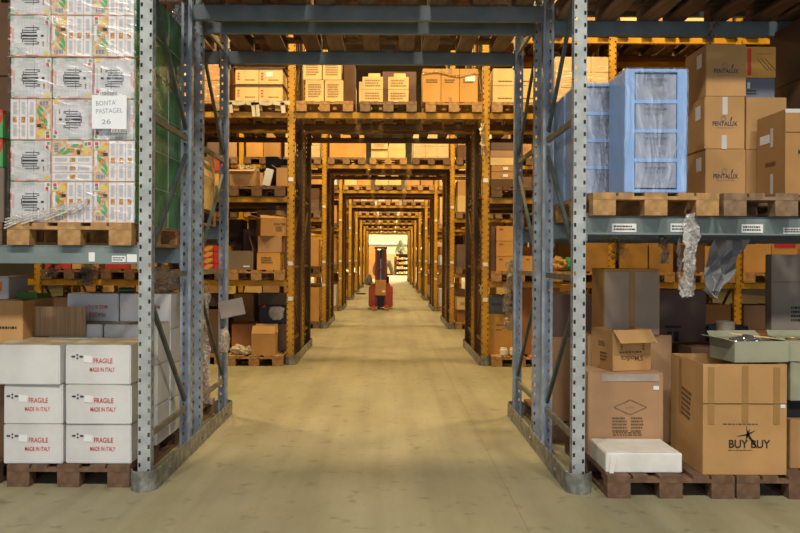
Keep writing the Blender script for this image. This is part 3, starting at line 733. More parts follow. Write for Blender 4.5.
# ================================================================== near right floor bay
PX=1.39
pallet(PX+.4,B1-.14,0,WOODD,'dark wooden pallet on the floor under the white package and BUY BUY box')
pallet(PX+1.215,B1-.14,0,WOODD,'dark wooden pallet on the floor at the right picture edge')
WP=mat('white_wrapping_paper',(.80,.78,.74),rough=.5,var=.08,scale=5,bump=.3,bscale=9)
o=thing('white_package','flat white paper-wrapped package lying in front of the diamond print box','package',(1.64,B1-.085+.21,.146),rad(0))
link('wrapping',soft_me(.485,.41,.125,WP,77),o)
b=MB().quad([(-.215,-.212,.115),(-.17,-.206,.118),(-.20,-.225,.0),(-.226,-.218,.0)]); b2=MB().quad([(.245,-.10,.11),(.247,-.2,.0),(.247,-.05,.03)])

link('folded_corner',b.mesh('folded_corner',WP),o); link('folded_corner',b2.mesh('folded_corner',WP),o)
dm=MB()
P4=[(-.115,0,0),(0,0,.052),(.115,0,0),(0,0,-.052)]
for i in range(4):dm.bar(P4[i],P4[(i+1)%4],.001,.003,up=(0,1,0))
dm=dm.mesh('printed_diamond',BINK)
carton(1.652,B1+.36,.146,.525,.34,.575,'pale brown','large brown box with diamond outline print behind the white package',soft=31,parts=[('printed_diamond',dm,'F',.03,.335),('printed_word',text_mesh('MI 4512',.06,.014,GINK),'F',.03,.335),('printed_lines',marks_mesh(.11,.11,5,BINK,8),'F',-.04,.215),('printed_lines',marks_mesh(.09,.11,5,BINK,9),'F',.08,.215),('printed_lines',marks_mesh(.22,.03,2,BINK,4),'F',.02,.15),('sticker',rect_mesh(.04,.027,PAPER),'F',.21,.47),('damp_band',rect_mesh(.40,.05,mat('pale_torn_patch',(.42,.35,.30),rough=.9,var=.2)),'F',.03,.54)],rz=rad(1))
MOD=text_mesh("S'Modica",.17,.040,BINK,.008)
o=open_box(1.685,B1+.44,.724,.30,.30,.285,'light brown',"tilted open box with upside-down S'Modica print and a bright flap",rz=rad(14),flaps='F',ang={'F':132},flen=.125,
  parts=[('printed_word',MOD,'F',.0,.085,math.pi),('printed_lines',marks_mesh(.2,.02,1,BINK,3),'F',0,.13),('printed_lines',marks_mesh(.02,.1,5,BINK,12),'F',-.08,.19),('printed_lines',marks_mesh(.02,.1,5,BINK,13),'F',.09,.19),('printed_lines',marks_mesh(.10,.07,3,BINK,5),'L',.03,.09),('printed_lines',marks_mesh(.1,.04,3,BINK,9),'L',.0,.18)])
link('box_filling',MB().box(-.143,.143,-.143,.143,.2,.262).mesh('box_filling',card('pale brown')),o)
carton(1.80,B1+.74,.146,.62,.36,.80,'pale brown','large brown box hidden behind the diamond print box')
o=carton(1.805,B1+.72,.948,.415,.34,.49,'tan','tall taped box with two grey panels standing behind the upside-down box')
gp=mat('grey_carton_panel',(.37,.29,.22),rough=.85,var=.06)
o2=o
for u in (-.112,.112):
    link('grey_panel',rect_mesh(.178,.46,gp),o2,(u,-.1715,.235))
link('tape',rect_mesh(.034,.49,TAPE),o2,(0,-.172,.245))
# BUY BUY
BUY=text_mesh('BUY BUY',.262,.052,INK,.02)
star=MB()
for (a,l,w1) in ((100,.055,.010),(28,.055,.012),(190,.07,.012),(-55,.11,.020),(-110,.04,.016),(70,.035,.018)):
    a=rad(a); d=Vector((math.cos(a),0,math.sin(a))); n=Vector((-d.z,0,d.x)); star.quad([n*w1*.5,-n*w1*.5,d*l-n*.001,d*l+n*.001])
star=star.mesh('printed_logo',INK)
bb=open_box(2.265,B1-.11,.146,.53,.56,.70,'light brown','large open brown box printed BUY BUY with a leaping figure',flaps='',
  parts=[('printed_word',BUY,'F',.03,.195),('printed_logo',star,'F',.018,.255),('printed_lines',marks_mesh(.15,.01,1,BINK,2),'F',-.03,.155),('printed_lines',marks_mesh(.22,.014,1,BINK,6),'F',-.03,.32),
   ('tape',rect_mesh(.04,.36,TAPE),'F',-.215,.50),('tape',rect_mesh(.04,.36,TAPE),'F',0,.51),('tape',rect_mesh(.04,.36,TAPE),'F',.2,.50),('label',rect_mesh(.03,.022,PAPER),'F',.24,.435),('printed_lines',marks_mesh(.18,.2,6,BINK,22),'L',.0,.40,rad(8)),('tape',rect_mesh(.04,.36,TAPE),'L',-.1,.5)])
link('fold_line',MB().box(-.265,.265,-.2845,-.28,.448,.452).mesh('fold_line',BINK),bb)
SAGE='sage'
def tray(x,y,z,w,d,h,rz,label,seed,group='sage trays on the BUY BUY box'):
    o=open_box(x,y,z,w,d,h,SAGE,label,rz=rz,flaps='LB',ang={'L':75,'B':60},flen=.07,name='cardboard_tray',group=group,cat='tray')
    link('tray_filling',MB().box(-w/2+.02,w/2-.02,-d/2+.02,d/2-.02,.006,h*.6).mesh('tray_filling',flat('tray_dark_filling',(.06,.07,.10))),o)
    return o
tray(2.39,B1-.03,.848,.37,.30,.135,rad(7),'sage green open tray with foil packets resting on the BUY BUY box',1)
tray(2.815,B1+.02,.848,.40,.30,.135,rad(-4),'second sage green open tray at the right picture edge',2)
fo=lump(2.36,B1+.10,.935,.10,.07,.04,mat('crumpled_foil',(.7,.7,.72),rough=.15,metal=.9,bump=.5,bscale=30),'shiny foil packet in the left sage green tray',41,name='foil_packet',cat='packet')
for i in range(3):
    thing('round_tin','%s small round gold-brown tin lid in the right sage green tray'%['left','middle','right'][i],'tin',(2.70+.11*i,B1+.15,.935),0,'tins in the sage tray',MB().lathe([(.045,0),(.045,.05),(.040,.055),(.038,.05)]).mesh('tin',mat('gold_tin',(.45,.30,.12),rough=.3,metal=.5)))
thing('cardboard_sheet','pale cream cardboard strip lying across the left sage green tray','cardboard sheet',(2.44,B1+.12,1.0),rad(-20),None,MB().box(-.16,.17,-.03,.03,0,.005).mesh('strip',card('cream')),tilt=(0,rad(5)))
carton(2.86,B1+.04,.146,.46,.5,.32,'light brown','brown box right of the BUY BUY box, low on the pallet')
carton(2.86,B1+.10,.467,.46,.46,.12,'black','flat black box between the brown and the sage box, right edge')
carton(2.86,B1+.04,.588,.46,.44,.258,'sage','pale sage box under the right tray')
carton(2.60,B1+.60,.146,.80,.42,.72,'dark brown','wide dark brown box behind the BUY BUY box')
thing('plastic_tub','round cream plastic tub standing behind the left sage tray','tub',(2.50,B1+.72,.868),0,None,MB().lathe([(.055,0),(.066,.17),(.071,.172),(.071,.185),(.062,.186),(.060,.02)],24).mesh('tub',flat('cream_tub',(.62,.52,.36),.4)))
carton(3.04,B1+.60,.998,.52,.10,.55,mat('grey_brown_carton_sheet',(.27,.225,.19),rough=.85,scale=2.5),'large grey-brown box with a fold line under the right shelf',parts=[('fold_line',rect_mesh(.5,.004,BINK),'F',0,.35),('printed_lines',marks_mesh(.14,.12,4,INK,9),'F',-.05,.12)])
carton(3.27,B1+.55,.146,.50,.5,.85,'mauve-brown','mauve-brown box supporting the large grey-brown box')
# hanging stuff under the right shelf
strand((1.95,B1-.05,1.80),(1.92,B1-.04,1.27),.055,FILM2,'long twisted strip of shiny clear film hanging from the right shelf',21,layers=5,turn=2)
strand((2.0,B1+.3,1.66),(2.0,B1+.3,1.30),.022,FILM2,'thin thread of clear film beside the long twisted strip',22,layers=2)
strand((1.82,B1+.1,1.66),(1.83,B1+.12,1.48),.05,DKF,'short dark wad of film hanging above the taped box',23,layers=4)
strand((1.60,B1+.5,1.66),(1.64,B1+.5,1.50),.10,film('amber_film',.4,bscale=10,col=(.4,.25,.08)),'amber film draped over the top of the taped box',24,layers=3)
GC=mat('grey_cloth',(.25,.25,.26),rough=.9,var=.12,scale=5)
cl=MB(); D_=B1+.25
shape=[[(714,240),(747,240)],[(712,250),(745,249)],[(709,260),(741,256)],[(703,268),(737,262)],[(702,275),(733,272)],[(706,284),(727,280)],[(707,291),(718,291)],[(712,297),(717,299)]]
rows=[]
for i,(l,r_) in enumerate(shape):
    a=W(*l,D_); c=W(*r_,D_); row=[]
    for k in range(7):
        t=k/6; p=a.lerp(c,t); p.y+=.05*math.sin(k*1.9+i*1.3)+.03*noise.noise(Vector((k,i,0))); row.append(p)
    rows.append(row)
for i in range(len(rows)-1):
    for k in range(6): cl.quad([rows[i+1][k],rows[i+1][k+1],rows[i][k+1],rows[i][k]])
me=cl.mesh('cloth',GC); base=W(730,240,D_)
for v in me.vertices: v.co-=base
o=thing('grey_cloth','torn dark grey sheet hanging under the near right shelf','cloth',base,0,None,me)
sm=o.modifiers.new('thickness','SOLIDIFY'); sm.thickness=.004
# second right rack floor
for i in range(3):
    pallet(RP+.86*i+.03,B2-.02,0,WOODD,'%s wooden pallet on the floor of the second right rack'%['left','middle','right'][i],group='floor pallets of the second right rack')
for k in range(3):
    carton(1.57,B2+.12,.146+k*.355,.36,.7,.354,['pale brown','pale brown','mauve-brown'][k],'%s box with small print in the stack beside the second right frame'%['bottom brown','middle brown','top mauve'][k],group='boxes beside the second right frame',parts=[('printed_lines',marks_mesh(.2,.05,1,BINK,3),'L',-.1,.22),('printed_lines',marks_mesh(.1,.1,2,BINK,5),'L',.1,.1)])
carton(2.12,B2+.1,.146,.60,.7,.6,'pale brown','brown box in the middle of the second right rack floor')
carton(2.47,B2+.2,.748,.46,.5,.50,'mauve-brown','mauve box with black marks behind the clear film strip',parts=[('black_mark',rect_mesh(.04,.10,INK),'F',-.08,.1),('black_mark',rect_mesh(.04,.10,INK),'F',-.02,.1),('black_mark',rect_mesh(.14,.02,INK),'F',-.05,.19)])
carton(2.85,B2+.1,.146,.7,.7,.60,'dark brown','dark brown box under the blue-grey crate, second right rack')
b=MB().box(-.17,.17,-.14,.14,0,.01).box(-.17,.17,-.14,-.13,0,.2).box(-.17,.17,.13,.14,0,.2).box(-.17,-.16,-.14,.14,0,.2).box(.16,.17,-.14,.14,0,.2)
thing('plastic_crate','blue-grey plastic crate behind the sage green tray','crate',(2.87,B2+.3,.748),0,None,b.mesh('crate',flat('blue_grey_plastic',(.12,.15,.2),.4)))

# ================================================================== yellow rack rows
ORD=['first','second','third','fourth','fifth','sixth','seventh','eighth']
YX=1.38; YD=1.05; G2=.30
def Y0(i): return 11.05+5.75*i
def L3(i): return 3.58-.045*i
LV=[0,1.19,2.38]
for i in range(8):
    y1=Y0(i); y2=y1+YD+G2; near=i<2
    for s,sn in ((-1,'left'),(1,'right')):
        for j,(yy,rn) in enumerate(((y1,'front'),(y2,'rear'))):
            rack_frame(s*YX,yy,YD,6.0,.10,YEL,YELSHADE,YELSHADE,f'{rn} yellow rack frame {sn} of the aisle in the {ORD[i]} yellow row',holes=i<3,group='yellow frames along the aisle',
                stickers=(2.62,1.43,.93) if (j==0 and i<5) else (),pm2=YELSHADE)
        guard(s*YX,y1,y2+YD,-s,GALV,f'grey floor guard at the {sn} yellow posts of the {ORD[i]} yellow row')
    # aisle beams
    zt3=L3(i)
    for k,yy in enumerate((y1+.005,y1+YD-.055,y2+.005,y2+YD-.055)):
        beam(-YX+.052,YX-.052,yy,zt3,.09,YEL if k==0 else YELSHADE,f'{["first","second","third","fourth"][k]} yellow beam across the aisle in the {ORD[i]} yellow row',group='yellow beams across the aisle',parts=near)
    # pallets over the aisle
    for j,(yy,rn) in enumerate(((y1,'front'),(y2,'rear'))):
        for q,pn in enumerate(('left','middle','right')):
            xc=(-.905,-.005,.92)[q]
            pallet(xc,yy-.05,zt3+.001,[WOOD,WOODG,WOOD,WOODD][(q+i+j)%4] if j==0 else WOODD,f'{pn} {rn} wooden pallet over the aisle in the {ORD[i]} yellow row',parts=i<2 and j==0,group='pallets over the aisle, yellow rows')
            if i==0 and j==0: continue
            kind=R.choice(['wrapped','pair','quad','trio','single','six']) if i>1 else [['single','quad','wrapped'],['quad','wrapped','pair']][j][q]
            cc=R.sample(['cream','tan','light brown','orange-tan','cream','white'],3)
            if i==1 and j==0: cc=[['orange-tan'],['cream','cream'],['cream']][q]
            load(xc,yy-.01,zt3+.1455,kind,cc,f'on {pn} {rn} aisle pallet, {ORD[i]} yellow row','boxes over the aisle, yellow rows',h=R.uniform(.35,.62) if i<5 else R.uniform(.25,.45),seed=i*10+j*3+q,dp=1.05 if i>2 else .55)
    # side bays
    bays={0:(3,3),1:(3,3)}.get(i,(1,1))
    for s,sn,nb in ((-1,'left',bays[0]),(1,'right',bays[1])):
        for bb_ in range(nb):
            xa=s*(YX+1.79*bb_); xb=s*(YX+1.79*(bb_+1))
            bayn='' if nb==1 else [' nearest the aisle',' one bay out',' two bays out'][bb_]
            for j,(yy,rn) in enumerate(((y1,'front'),(y2,'rear'))):
                rack_frame(xb,yy,YD,6.0,.10,YEL,YELSHADE,YELSHADE,f'{rn} yellow frame {sn} of aisle, {["one bay","two bays","three bays"][bb_]} out, {ORD[i]} yellow row',holes=i==0,group='outer yellow frames',pm2=YELSHADE)
                for li,z in enumerate([1.19,2.38,zt3,4.66] if i==0 else [1.19,2.38,zt3]):
                    for fr in (0,1):
                        if fr==1 and i>3: continue
                        x0,x1=sorted((xa+s*.052,xb-s*.052))
                        beam(x0,x1,yy+(.005 if fr==0 else YD-.055),z,.085,YEL if fr==0 else YELSHADE,
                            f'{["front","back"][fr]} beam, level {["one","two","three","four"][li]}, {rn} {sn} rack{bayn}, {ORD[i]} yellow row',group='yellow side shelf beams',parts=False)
def yp(x,y,z,m,label,parts=True): return pallet(x,y,z,m,label,parts=parts,group='pallets in the yellow side bays')
# generic fill for rows 1.. (nearest pallet each side), and rear ranks
COLS=['tan','light brown','cream','pale brown','reddish brown','orange-tan','white','mauve-brown','dark brown']
for i in range(1,8):
    for s,sn in ((-1,'left'),(1,'right')):
        for li,z in enumerate((0,1.19,2.38,L3(i))):
            for j,(rn) in enumerate(('front','rear')):
                if j==1 and i>4: continue
                if li==3 and j==1: continue
                yy=Y0(i)+j*(YD+G2)-.05
                wh=f'{["floor","level one","level two","level three"][li]}, {rn} {sn}, {ORD[i]} yellow row'
                if li==0 and i>5 : continue
                yp(s*1.86,yy,z+.001 if z else 0,R.choice(PALW),f'wooden pallet at {wh}',parts=False)
                load(s*1.86,yy+.03,z+.146,R.choice(['quad','pair','single','quad','trio','wrapped']),R.sample(COLS,4),f'on pallet, {wh}','boxes in the yellow side bays',h=R.uniform(.45,.85),seed=i*100+li*10+j+s,dp=.52 if i<3 else 1.05)
for s,sn in ((-1,'left'),(1,'right')):
    for c_,xx in enumerate((2.70,3.65,4.50,5.44,6.29)):
        for li,z in enumerate((0,1.19,2.38,L3(1))):
            yp(s*xx,Y0(1)-.05,z+.001 if z else 0,R.choice(PALW),f'{["second","third","fourth","fifth","sixth"][c_]} pallet out, {["floor","level one","level two","level three"][li]}, {sn}, second yellow row',parts=False)
            load(s*xx,Y0(1)-.02,z+.146,R.choice(['quad','pair','six']),R.sample(COLS,4),f'{["second","third","fourth","fifth","sixth"][c_]} pallet, {["floor","level one","level two","level three"][li]}, {sn}, second row','outer boxes of the second yellow row',h=R.uniform(.75,.98),seed=700+li*10+c_+s,dp=1.0)
# ---------------- first yellow row, over the aisle
y=Y0(0); zt=L3(0)+.1455; wh='first yellow row'
for k in range(2):
    for q in range(2):
        carton([-1.055,-.78][q]-(.03 if k else 0),y+.02,zt+k*.312,.262,.4,.31,'cream',f'{["lower","upper"][k]} {["left","right"][q]} cream box with lines of print, left aisle pallet, {wh}',group='cream boxes over the aisle',parts=[('printed_lines',marks_mesh(.18,.2,6,BIN2,k*2+q),'F',0,.16)])
carton(-.57,y+.12,zt,.15,.6,.62,'dark brown','narrow dark brown box right of the cream boxes over the aisle')
for q in range(2):
    for k in range(2):
        carton(-.23+q*.365,y+.02,zt+k*.181,.29,.4,.18,'cream',f'{["lower","upper"][k]} low cream box, {["left","right"][q]} stack, middle aisle pallet, {wh}',group='low cream boxes over the aisle',parts=[('printed_lines',marks_mesh(.22,.11,3,BIN2,4+k*2+q),'F',0,.09)])
    carton(-.21+q*.365,y+.10,zt+.363,.17,.3,.065,'cream',f'small flat cream box on top of the {["left","right"][q]} stack, middle aisle pallet',group='small flat boxes over the aisle')
carton(.155,y+.5,zt,.5,.5,.55,'mauve-brown','mauve-brown box behind the two low cream stacks over the aisle')
carton(-.40,y+.06,zt,.05,.3,.30,'cream','narrow pale board standing left of the low cream stacks')
for q in range(3):
    pp=[('printed_lines',marks_mesh(.16,.06,2,BINK,q),'F',0,.30)]
    if q==2: pp.append(('label',rect_mesh(.14,.085,PAPER),'F',.02,.34))
    carton(.607+q*.262,y+.0,zt,.256,.45,.475,'orange-tan',f'{["left","middle","right"][q]} of three tall orange-tan boxes, right aisle pallet, first yellow row',group='tall orange-tan boxes over the aisle',parts=pp,tape='brown' if q==1 else None)
b=MB()
for k in range(8):
    x=k/8*.80-.40; x2=(k+1)/8*.80-.40
    b.bar((x,0,.03*math.sin(k*.9)),(x2,0,.03*math.sin((k+1)*.9)),.003,.03,up=(0,1,0))
thing('stretch_film','wavy band of clear film round the three tall orange-tan boxes','plastic film',(.87,y-.012,zt+.40),0,None,b.mesh('film_band',film('band_film',.5,col=(.5,.3,.1))))
# ---------------- first yellow row, left bays
def ypz(z): return z+.1455
x=-1.86
wh='left of aisle, first yellow row'
for li,z in enumerate((0,1.19,2.38,L3(0),4.66)):
    for c_,(xx,cn) in enumerate(((-1.86,'first'),(-2.70,'second'),(-3.65,'third'),(-4.50,'fourth'))):
        m=WOOD if (li in (0,3) or (li==1 and c_==0)) else WOODD
        yp(xx,y-.05-(.15 if li==0 and c_==0 else 0),z+.001 if z else 0,m,f'{cn} pallet out from aisle, {["floor","level one","level two","level three","level four"][li]}, {wh}',parts=li<4 and c_<2)
        yp(xx,y+1.30,z+.001 if z else 0,WOODD,f'{cn} rear pallet out from aisle, {["floor","level one","level two","level three","level four"][li]}, {wh}',parts=False)
z=ypz(L3(0))
for k in range(2):
    for q in range(2):
        pp=[('printed_lines',marks_mesh(.03,.12,3,RINK,2),'F',-.12,.11),('printed_lines',marks_mesh(.16,.02,1,BINK,1),'F',.05,.06)]
        if k and not q==0: pp.append(('label',rect_mesh(.10,.07,PAPER),'F',-.02,.14))
        carton(-2.01+q*.335,y+.0,z+k*.242,.33,.5,.228,'yellow' if False else 'cream',f'{["lower","upper"][k]} {["left","right"][q]} cream box on slip sheets, top pallet {wh}',group='cream boxes left, level three',parts=pp)
    thing('slip_sheet',f'{["lower","upper"][k]} thin wooden sheet between cream boxes, top pallet {wh}','board',(-1.85,y+.26,z+k*.242+.2285),0,None,MB().box(-.36,.36,-.28,.28,0,.012).mesh('sheet',WOODD))
o=thing('stretch_film','bunched whitish film round the pallet under the cream boxes, level three left','plastic film',(-1.86,y-.07,z-.12))
b=MB()
for k in range(14):
    xx=-.41+k*.82/13
    b.bar((xx,0,.08+.01*math.sin(k*2)),(xx+.063,0,.08+.01*math.sin(k*2+2)),.006,.055,up=(0,1,0))
for xx in (-.38,-.05,.0,.36): b.bar((xx,0,.09),(xx+.02,0,-.06-.05*(abs(xx)<.1)),.006,.06,up=(0,1,0))
link('film_band',b.mesh('film_band',mat('whitish_film',(.62,.55,.42),rough=.35,bump=.5,bscale=12)),o)
load(-2.70,y,z,'wrapped',['orange-tan'],'on second pallet, level three, left, first yellow row','wrapped loads first yellow row',h=.6)
load(-3.65,y,z,'quad',['tan'],'third pallet, level three, left, first row','boxes left, level three',h=.6,seed=3)
for c_,xx in enumerate((-1.86,-2.70,-3.65)):
    load(xx,y,ypz(4.66),'pair',['cream','tan'],f'{["first","second","third"][c_]} pallet, level four, left, first yellow row','boxes left, level four',h=.6,seed=60+c_)
# level two
z=ypz(2.38)
open_box(-2.07,y,z,.36,.42,.23,'light brown','open light brown box with pale flap and film, level two left',flaps='FB',ang={'F':110,'B':5},flen=.09)
lump(-2.03,y+.24,z+.14,.14,.12,.10,film('yellow_film_wad',.8,bscale=18,col=(.6,.5,.3),rough=.2),'wad of clear film in the open box on level two left',14,name='film_wad',cat='plastic film')
carton(-1.735,y-.02,z+.003,.11,.06,.245,'white','small white box leaning between two open boxes, level two left',tilt=(0,rad(14)))
open_box(-1.505,y,z,.165,.40,.26,'tan','open tan box at the right end of level two left',flaps='LB',ang={'L':60,'B':10},flen=.08)
for q,(xx,ww,h_) in enumerate(((-2.17,.26,.32),(-1.75,.18,.50),(-1.58,.16,.46))):
    carton(xx,y+.62,z,ww,.4,h_+.0,'black',f'{["left","middle","right"][q]} black box behind the open boxes, level two left',group='black boxes on level two left',parts=[('sticker',rect_mesh(.05,.06,flat('blue_sticker',(.10,.16,.3))),'F',.03,.22)] if q!=1 else [])
load(-2.70,y,z,'quad',['red','orange-tan','cream'],'second pallet, level two, left, first yellow row','boxes left, level two',h=.42,seed=9)
for k in range(5):
    carton(-2.62,y+1.45,z+k*.07,.5,.4,.068,'cream' if k%2 else 'green',f'{["bottom","second","middle","fourth","top"][k]} flat {"cream" if k%2 else "green"} carton stacked at the back, level two left',group='flat cartons at the back, level two left')
for k in range(5):
    for q in range(2):
        carton(-1.96+q*.1,y+1.45,z+k*.068,.095,.4,.066,'cream',f'small cream carton, {["bottom","second","middle","fourth","top"][k]} {["left","right"][q]}, at the back of level two',group='small cream cartons at the back',parts=())
load(-3.65,y,z,'pair',['tan'],'third pallet, level two, left, first row','boxes left, level two',h=.6,seed=13)
# level one
z=ypz(1.19)
carton(-1.69,y-.02,z,.33,.4,.245,'orange-tan','orange-tan box, bottom of stack on level one left',parts=[('printed_lines',marks_mesh(.16,.1,3,BINK,3),'F',-.02,.14)])
carton(-1.675,y-.02,z+.246,.335,.4,.235,'pale brown','pale brown box, middle of stack on level one left')
open_box(-1.655,y-.03,z+.482,.42,.42,.25,'tan','open box printed DALTER on top of the stack, level one left',flaps='LBF',ang={'L':75,'B':10,'F':-70},flen=.14,rz=rad(18),parts=[('printed_word',text_mesh('DALTER',.16,.035,INK,.01),'F',.06,.17),('printed_lines',marks_mesh(.1,.08,3,BINK,2),'F',.05,.1)])
open_box(-2.09,y-.02,z,.36,.42,.27,'grey-brown','glossy grey-brown box with one raised flap, level one left',flaps='R',ang={'R':-15},flen=.22,parts=[('sticker',rect_mesh(.09,.022,PAPER),'F',.09,.05)])
carton(-2.0,y+.52,z,.30,.4,.60,'mauve-brown','mauve-brown box behind the glossy box, level one left')
carton(-1.66,y+.55,z,.30,.4,.95,'mauve-brown','tall mauve-brown box behind the DALTER box, level one left')
for k in range(4):
    for q in range(2):
        carton(-2.58+q*.215,y-.02,z+k*.085,.21,.4,.083,mat('red_yellow_print',(.5,.03,.02),rough=.6,scale=9,col2=(.6,.33,.06),lo=.48,hi=.54),f'small red and yellow carton, {["bottom","second","third","top"][k]} {["left","right"][q]}, level one left',group='red and yellow cartons on level one left')
load(-3.65,y,z,'quad',['red','tan','orange-tan'],'third pallet, level one, left, first row','boxes left, level one',h=.4,seed=14)
load(-4.50,y,z,'pair',['red','orange-tan'],'fourth pallet, level one, left, first row','boxes left, level one',h=.35,seed=15)
# floor
z=.1455
open_box(-1.735,y-.17,z,.33,.30,.30,'light brown','open light brown box on the floor pallet, left of the aisle',flaps='FB',ang={'F':-25,'B':15},flen=.12)
for q,(xx,yy_,s_) in enumerate(((-2.10,-.05,.07),(-2.0,-.10,.05),(-1.97,.02,.055))):
    lump(xx,y+yy_,z,s_*1.5,s_,s_,mat('crumpled_white_paper',(.6,.55,.42),rough=.6),f'{["left","front","right"][q]} crumpled pale paper wad on the left floor pallet',60+q,name='crumpled_paper',cat='paper',amp=.5,sub=3)
carton(-2.10,y+.22,z,.42,.5,.40,'reddish brown','tilted reddish brown box behind the paper wads, floor left',rz=rad(14))
carton(-1.66,y+.30,z,.46,.5,.40,'mauve-brown','mauve-brown box behind the open box on the floor left')
b=MB().box(-.22,.22,-.15,.15,0,.012).box(-.22,.22,-.15,-.14,0,.26).box(-.22,.22,.14,.15,0,.26).box(-.22,-.21,-.15,.15,0,.26).box(.21,.22,-.15,.15,0,.26)
thing('plastic_crate','dark blue plastic crate holding a white bag, floor left','crate',(-1.66,y+.48,z+.402),0,None,b.mesh('crate',flat('dark_blue_plastic',(.012,.02,.045),.35)))
lump(-1.62,y+.30,z+.46,.10,.03,.11,mat('white_bag_plastic',(.50,.48,.46),rough=.4),'crumpled white bag on the front of the dark crate, floor left',70)
thing('red_cap','small red round cap on the corner of the dark crate','cap',(-1.80,y+.315,z+.64),0,None,MB().lathe([(.02,0),(.025,.02),(.01,.035)]).mesh('cap',flat('red_plastic',(.6,.02,.03),.4)))
carton(-1.70,y+.85,z,.55,.3,.82,'grey-brown','wide grey-brown box at the back of the floor bay, left')
carton(-2.18,y+.74,z,.30,.4,.82,'tan','tall tan box with an open side behind the reddish box, floor left')
carton(-2.72,y,z,.70,.8,.62,'dark brown','dark brown box on the second floor pallet, left')
for q,xx in enumerate((-3.65,-4.50)):
    load(xx,y,z,'quad',['dark brown','reddish brown','mauve-brown'],f'{["third","fourth"][q]} floor pallet, left, first yellow row','boxes on the floor, left',h=.8,seed=80+q)
# ---------------- first yellow row, right bays
wh='right of aisle, first yellow row'
for li,z in enumerate((0,1.19,2.38,L3(0),4.66)):
    for c_,(xx,cn) in enumerate(((1.86,'first'),(2.72,'second'),(3.65,'third'),(4.50,'fourth'),(5.44,'fifth'),(6.29,'sixth'))):
        if li==2 and c_>1: continue
        yp(xx,y-.05-(.1 if li==0 and c_==0 else 0),z+.001 if z else 0,WOOD if li in(0,1,3) else WOODD,f'{cn} pallet out from aisle, {["floor","level one","level two","level three","level four"][li]}, {wh}',parts=(li<4 and c_<1) or (li==1 and c_<4))
        if c_<3: yp(xx,y+1.30,z+.001 if z else 0,WOODD,f'{cn} rear pallet out from aisle, {["floor","level one","level two","level three","level four"][li]}, {wh}',parts=False)
z=ypz(L3(0))
for q in range(2):
    for k in range(2):
        carton(1.645+q*.35,y-.0,z+k*.242,.34,.45,.24,'cream',f'{["lower","upper"][k]} {["left","right"][q]} cream box, top pallet {wh}',group='cream boxes right, level three',parts=[('printed_lines',marks_mesh(.2,.03,1,BINK,q),'F',0,.06)])
load(2.74,y-.02,z,'wrapped',['cream'],'on second pallet, level three, right, first yellow row','wrapped loads first yellow row',h=.66)
carton(3.68,y+.05,z,.70,.5,.50,'cream','wide cream box with framed print on level three above the blue drawers',parts=[('printed_lines',marks_mesh(.5,.12,2,BINK,q),'F',0,.40)])
load(4.50,y,z,'pair',['tan','dark brown'],'fourth pallet, level three, right, first row','boxes right, level three',h=.5,seed=17)
load(5.44,y,z,'single',['tan'],'fifth pallet, level three, right, first row','boxes right, level three',h=.4,seed=18)
for c_,xx in enumerate((1.86,2.72,3.65,4.50)):
    load(xx,y,ypz(4.66),'pair',['cream','tan'],f'{["first","second","third","fourth"][c_]} pallet, level four, right, first yellow row','boxes right, level four',h=.6,seed=90+c_)
# level two right: flat cartons
z=ypz(2.38)
cols=['dark brown','tan','tan','cream','pale brown','mauve-brown']
for k,(cc,h_) in enumerate(zip(cols,(.11,.11,.09,.115,.10,.11))):
    carton(1.67+R.uniform(-.01,.01),y+.0,z+sum((.11,.11,.09,.115,.10,.11)[:k]),.44,.5,h_-.002,cc,f'{["bottom","second","third","fourth","fifth","top"][k]} flat {cc} carton in the stack, level two {wh}',group='flat cartons level two right',
      parts=[('label',rect_mesh(.07,.04,PAPER),'F',-.02,h_/2),('black_hole',rect_mesh(.03,.03,INK),'F',.14,h_/2)] if k in (1,2) else [])
load(2.72,y,z,'pair',['cream','yellow'],'second pallet, level two, right, first yellow row','boxes right, level two',h=.75,seed=33)
# level one right
z=ypz(1.19)
for k in range(3):
    carton(1.66,y-.01,z+k*.213,.25,.4,.212,'orange-tan',f'orange-tan box with red mark, {["bottom","middle","top"][k]} of three on level one right',group='red mark boxes on level one right',parts=[('red_mark',rect_mesh(.05,.014,RINK),'F',-.06,.17)])
    carton(1.49,y+.05,z+k*.213,.07,.4,.212,'mauve-brown',f'narrow mauve carton, {["bottom","middle","top"][k]} of three beside the red mark boxes',group='narrow cartons on level one right')
carton(1.98,y-.01,z,.28,.4,.22,'orange-tan','single orange-tan box with red mark between the blue posts, level one',parts=[('red_mark',rect_mesh(.05,.014,RINK),'F',0,.17)])
carton(2.12,y+.45,z,.5,.4,.35,'reddish brown','reddish box behind the single orange-tan box, level one right')
for q,(xx,s_,cc,nm) in enumerate(((2.46,.13,(.40,.22,.05),'orange'),(2.62,.13,(.04,.25,.13),'green'),(2.78,.11,(.45,.32,.03),'yellow'))):
    lump(xx,y+.14,z,s_,s_,s_*.8,mat(nm+'_sack',cc,rough=.5,bump=.3,bscale=12),f'{nm} plastic sack on level one right of the near blue frame',90+q,name='plastic_sack',cat='sack')
CR=mat('orange_plywood',(.36,.19,.04),rough=.7,var=.15,scale=5)
carton(3.48,y-.0,z,.40,.5,.40,CR,'orange plywood crate behind the top of the taped box, level one',name='wooden_crate',cat='crate')
carton(2.96,y+.0,z,.32,.5,.42,CR,'orange plywood crate just right of the near post, level one',name='wooden_crate',cat='crate')
carton(3.87,y+.0,z,.34,.5,.40,CR,'orange crate wrapped in film above the taped box, level one',name='wooden_crate',cat='crate')
load(4.50,y,z,'pair',['dark brown','orange-tan'],'fourth pallet, level one, right, first row','boxes right, level one',h=.42,seed=34)
carton(5.24,y,z,.38,.5,.40,'orange-tan','orange-tan box right of the yellow post under the right shelf')
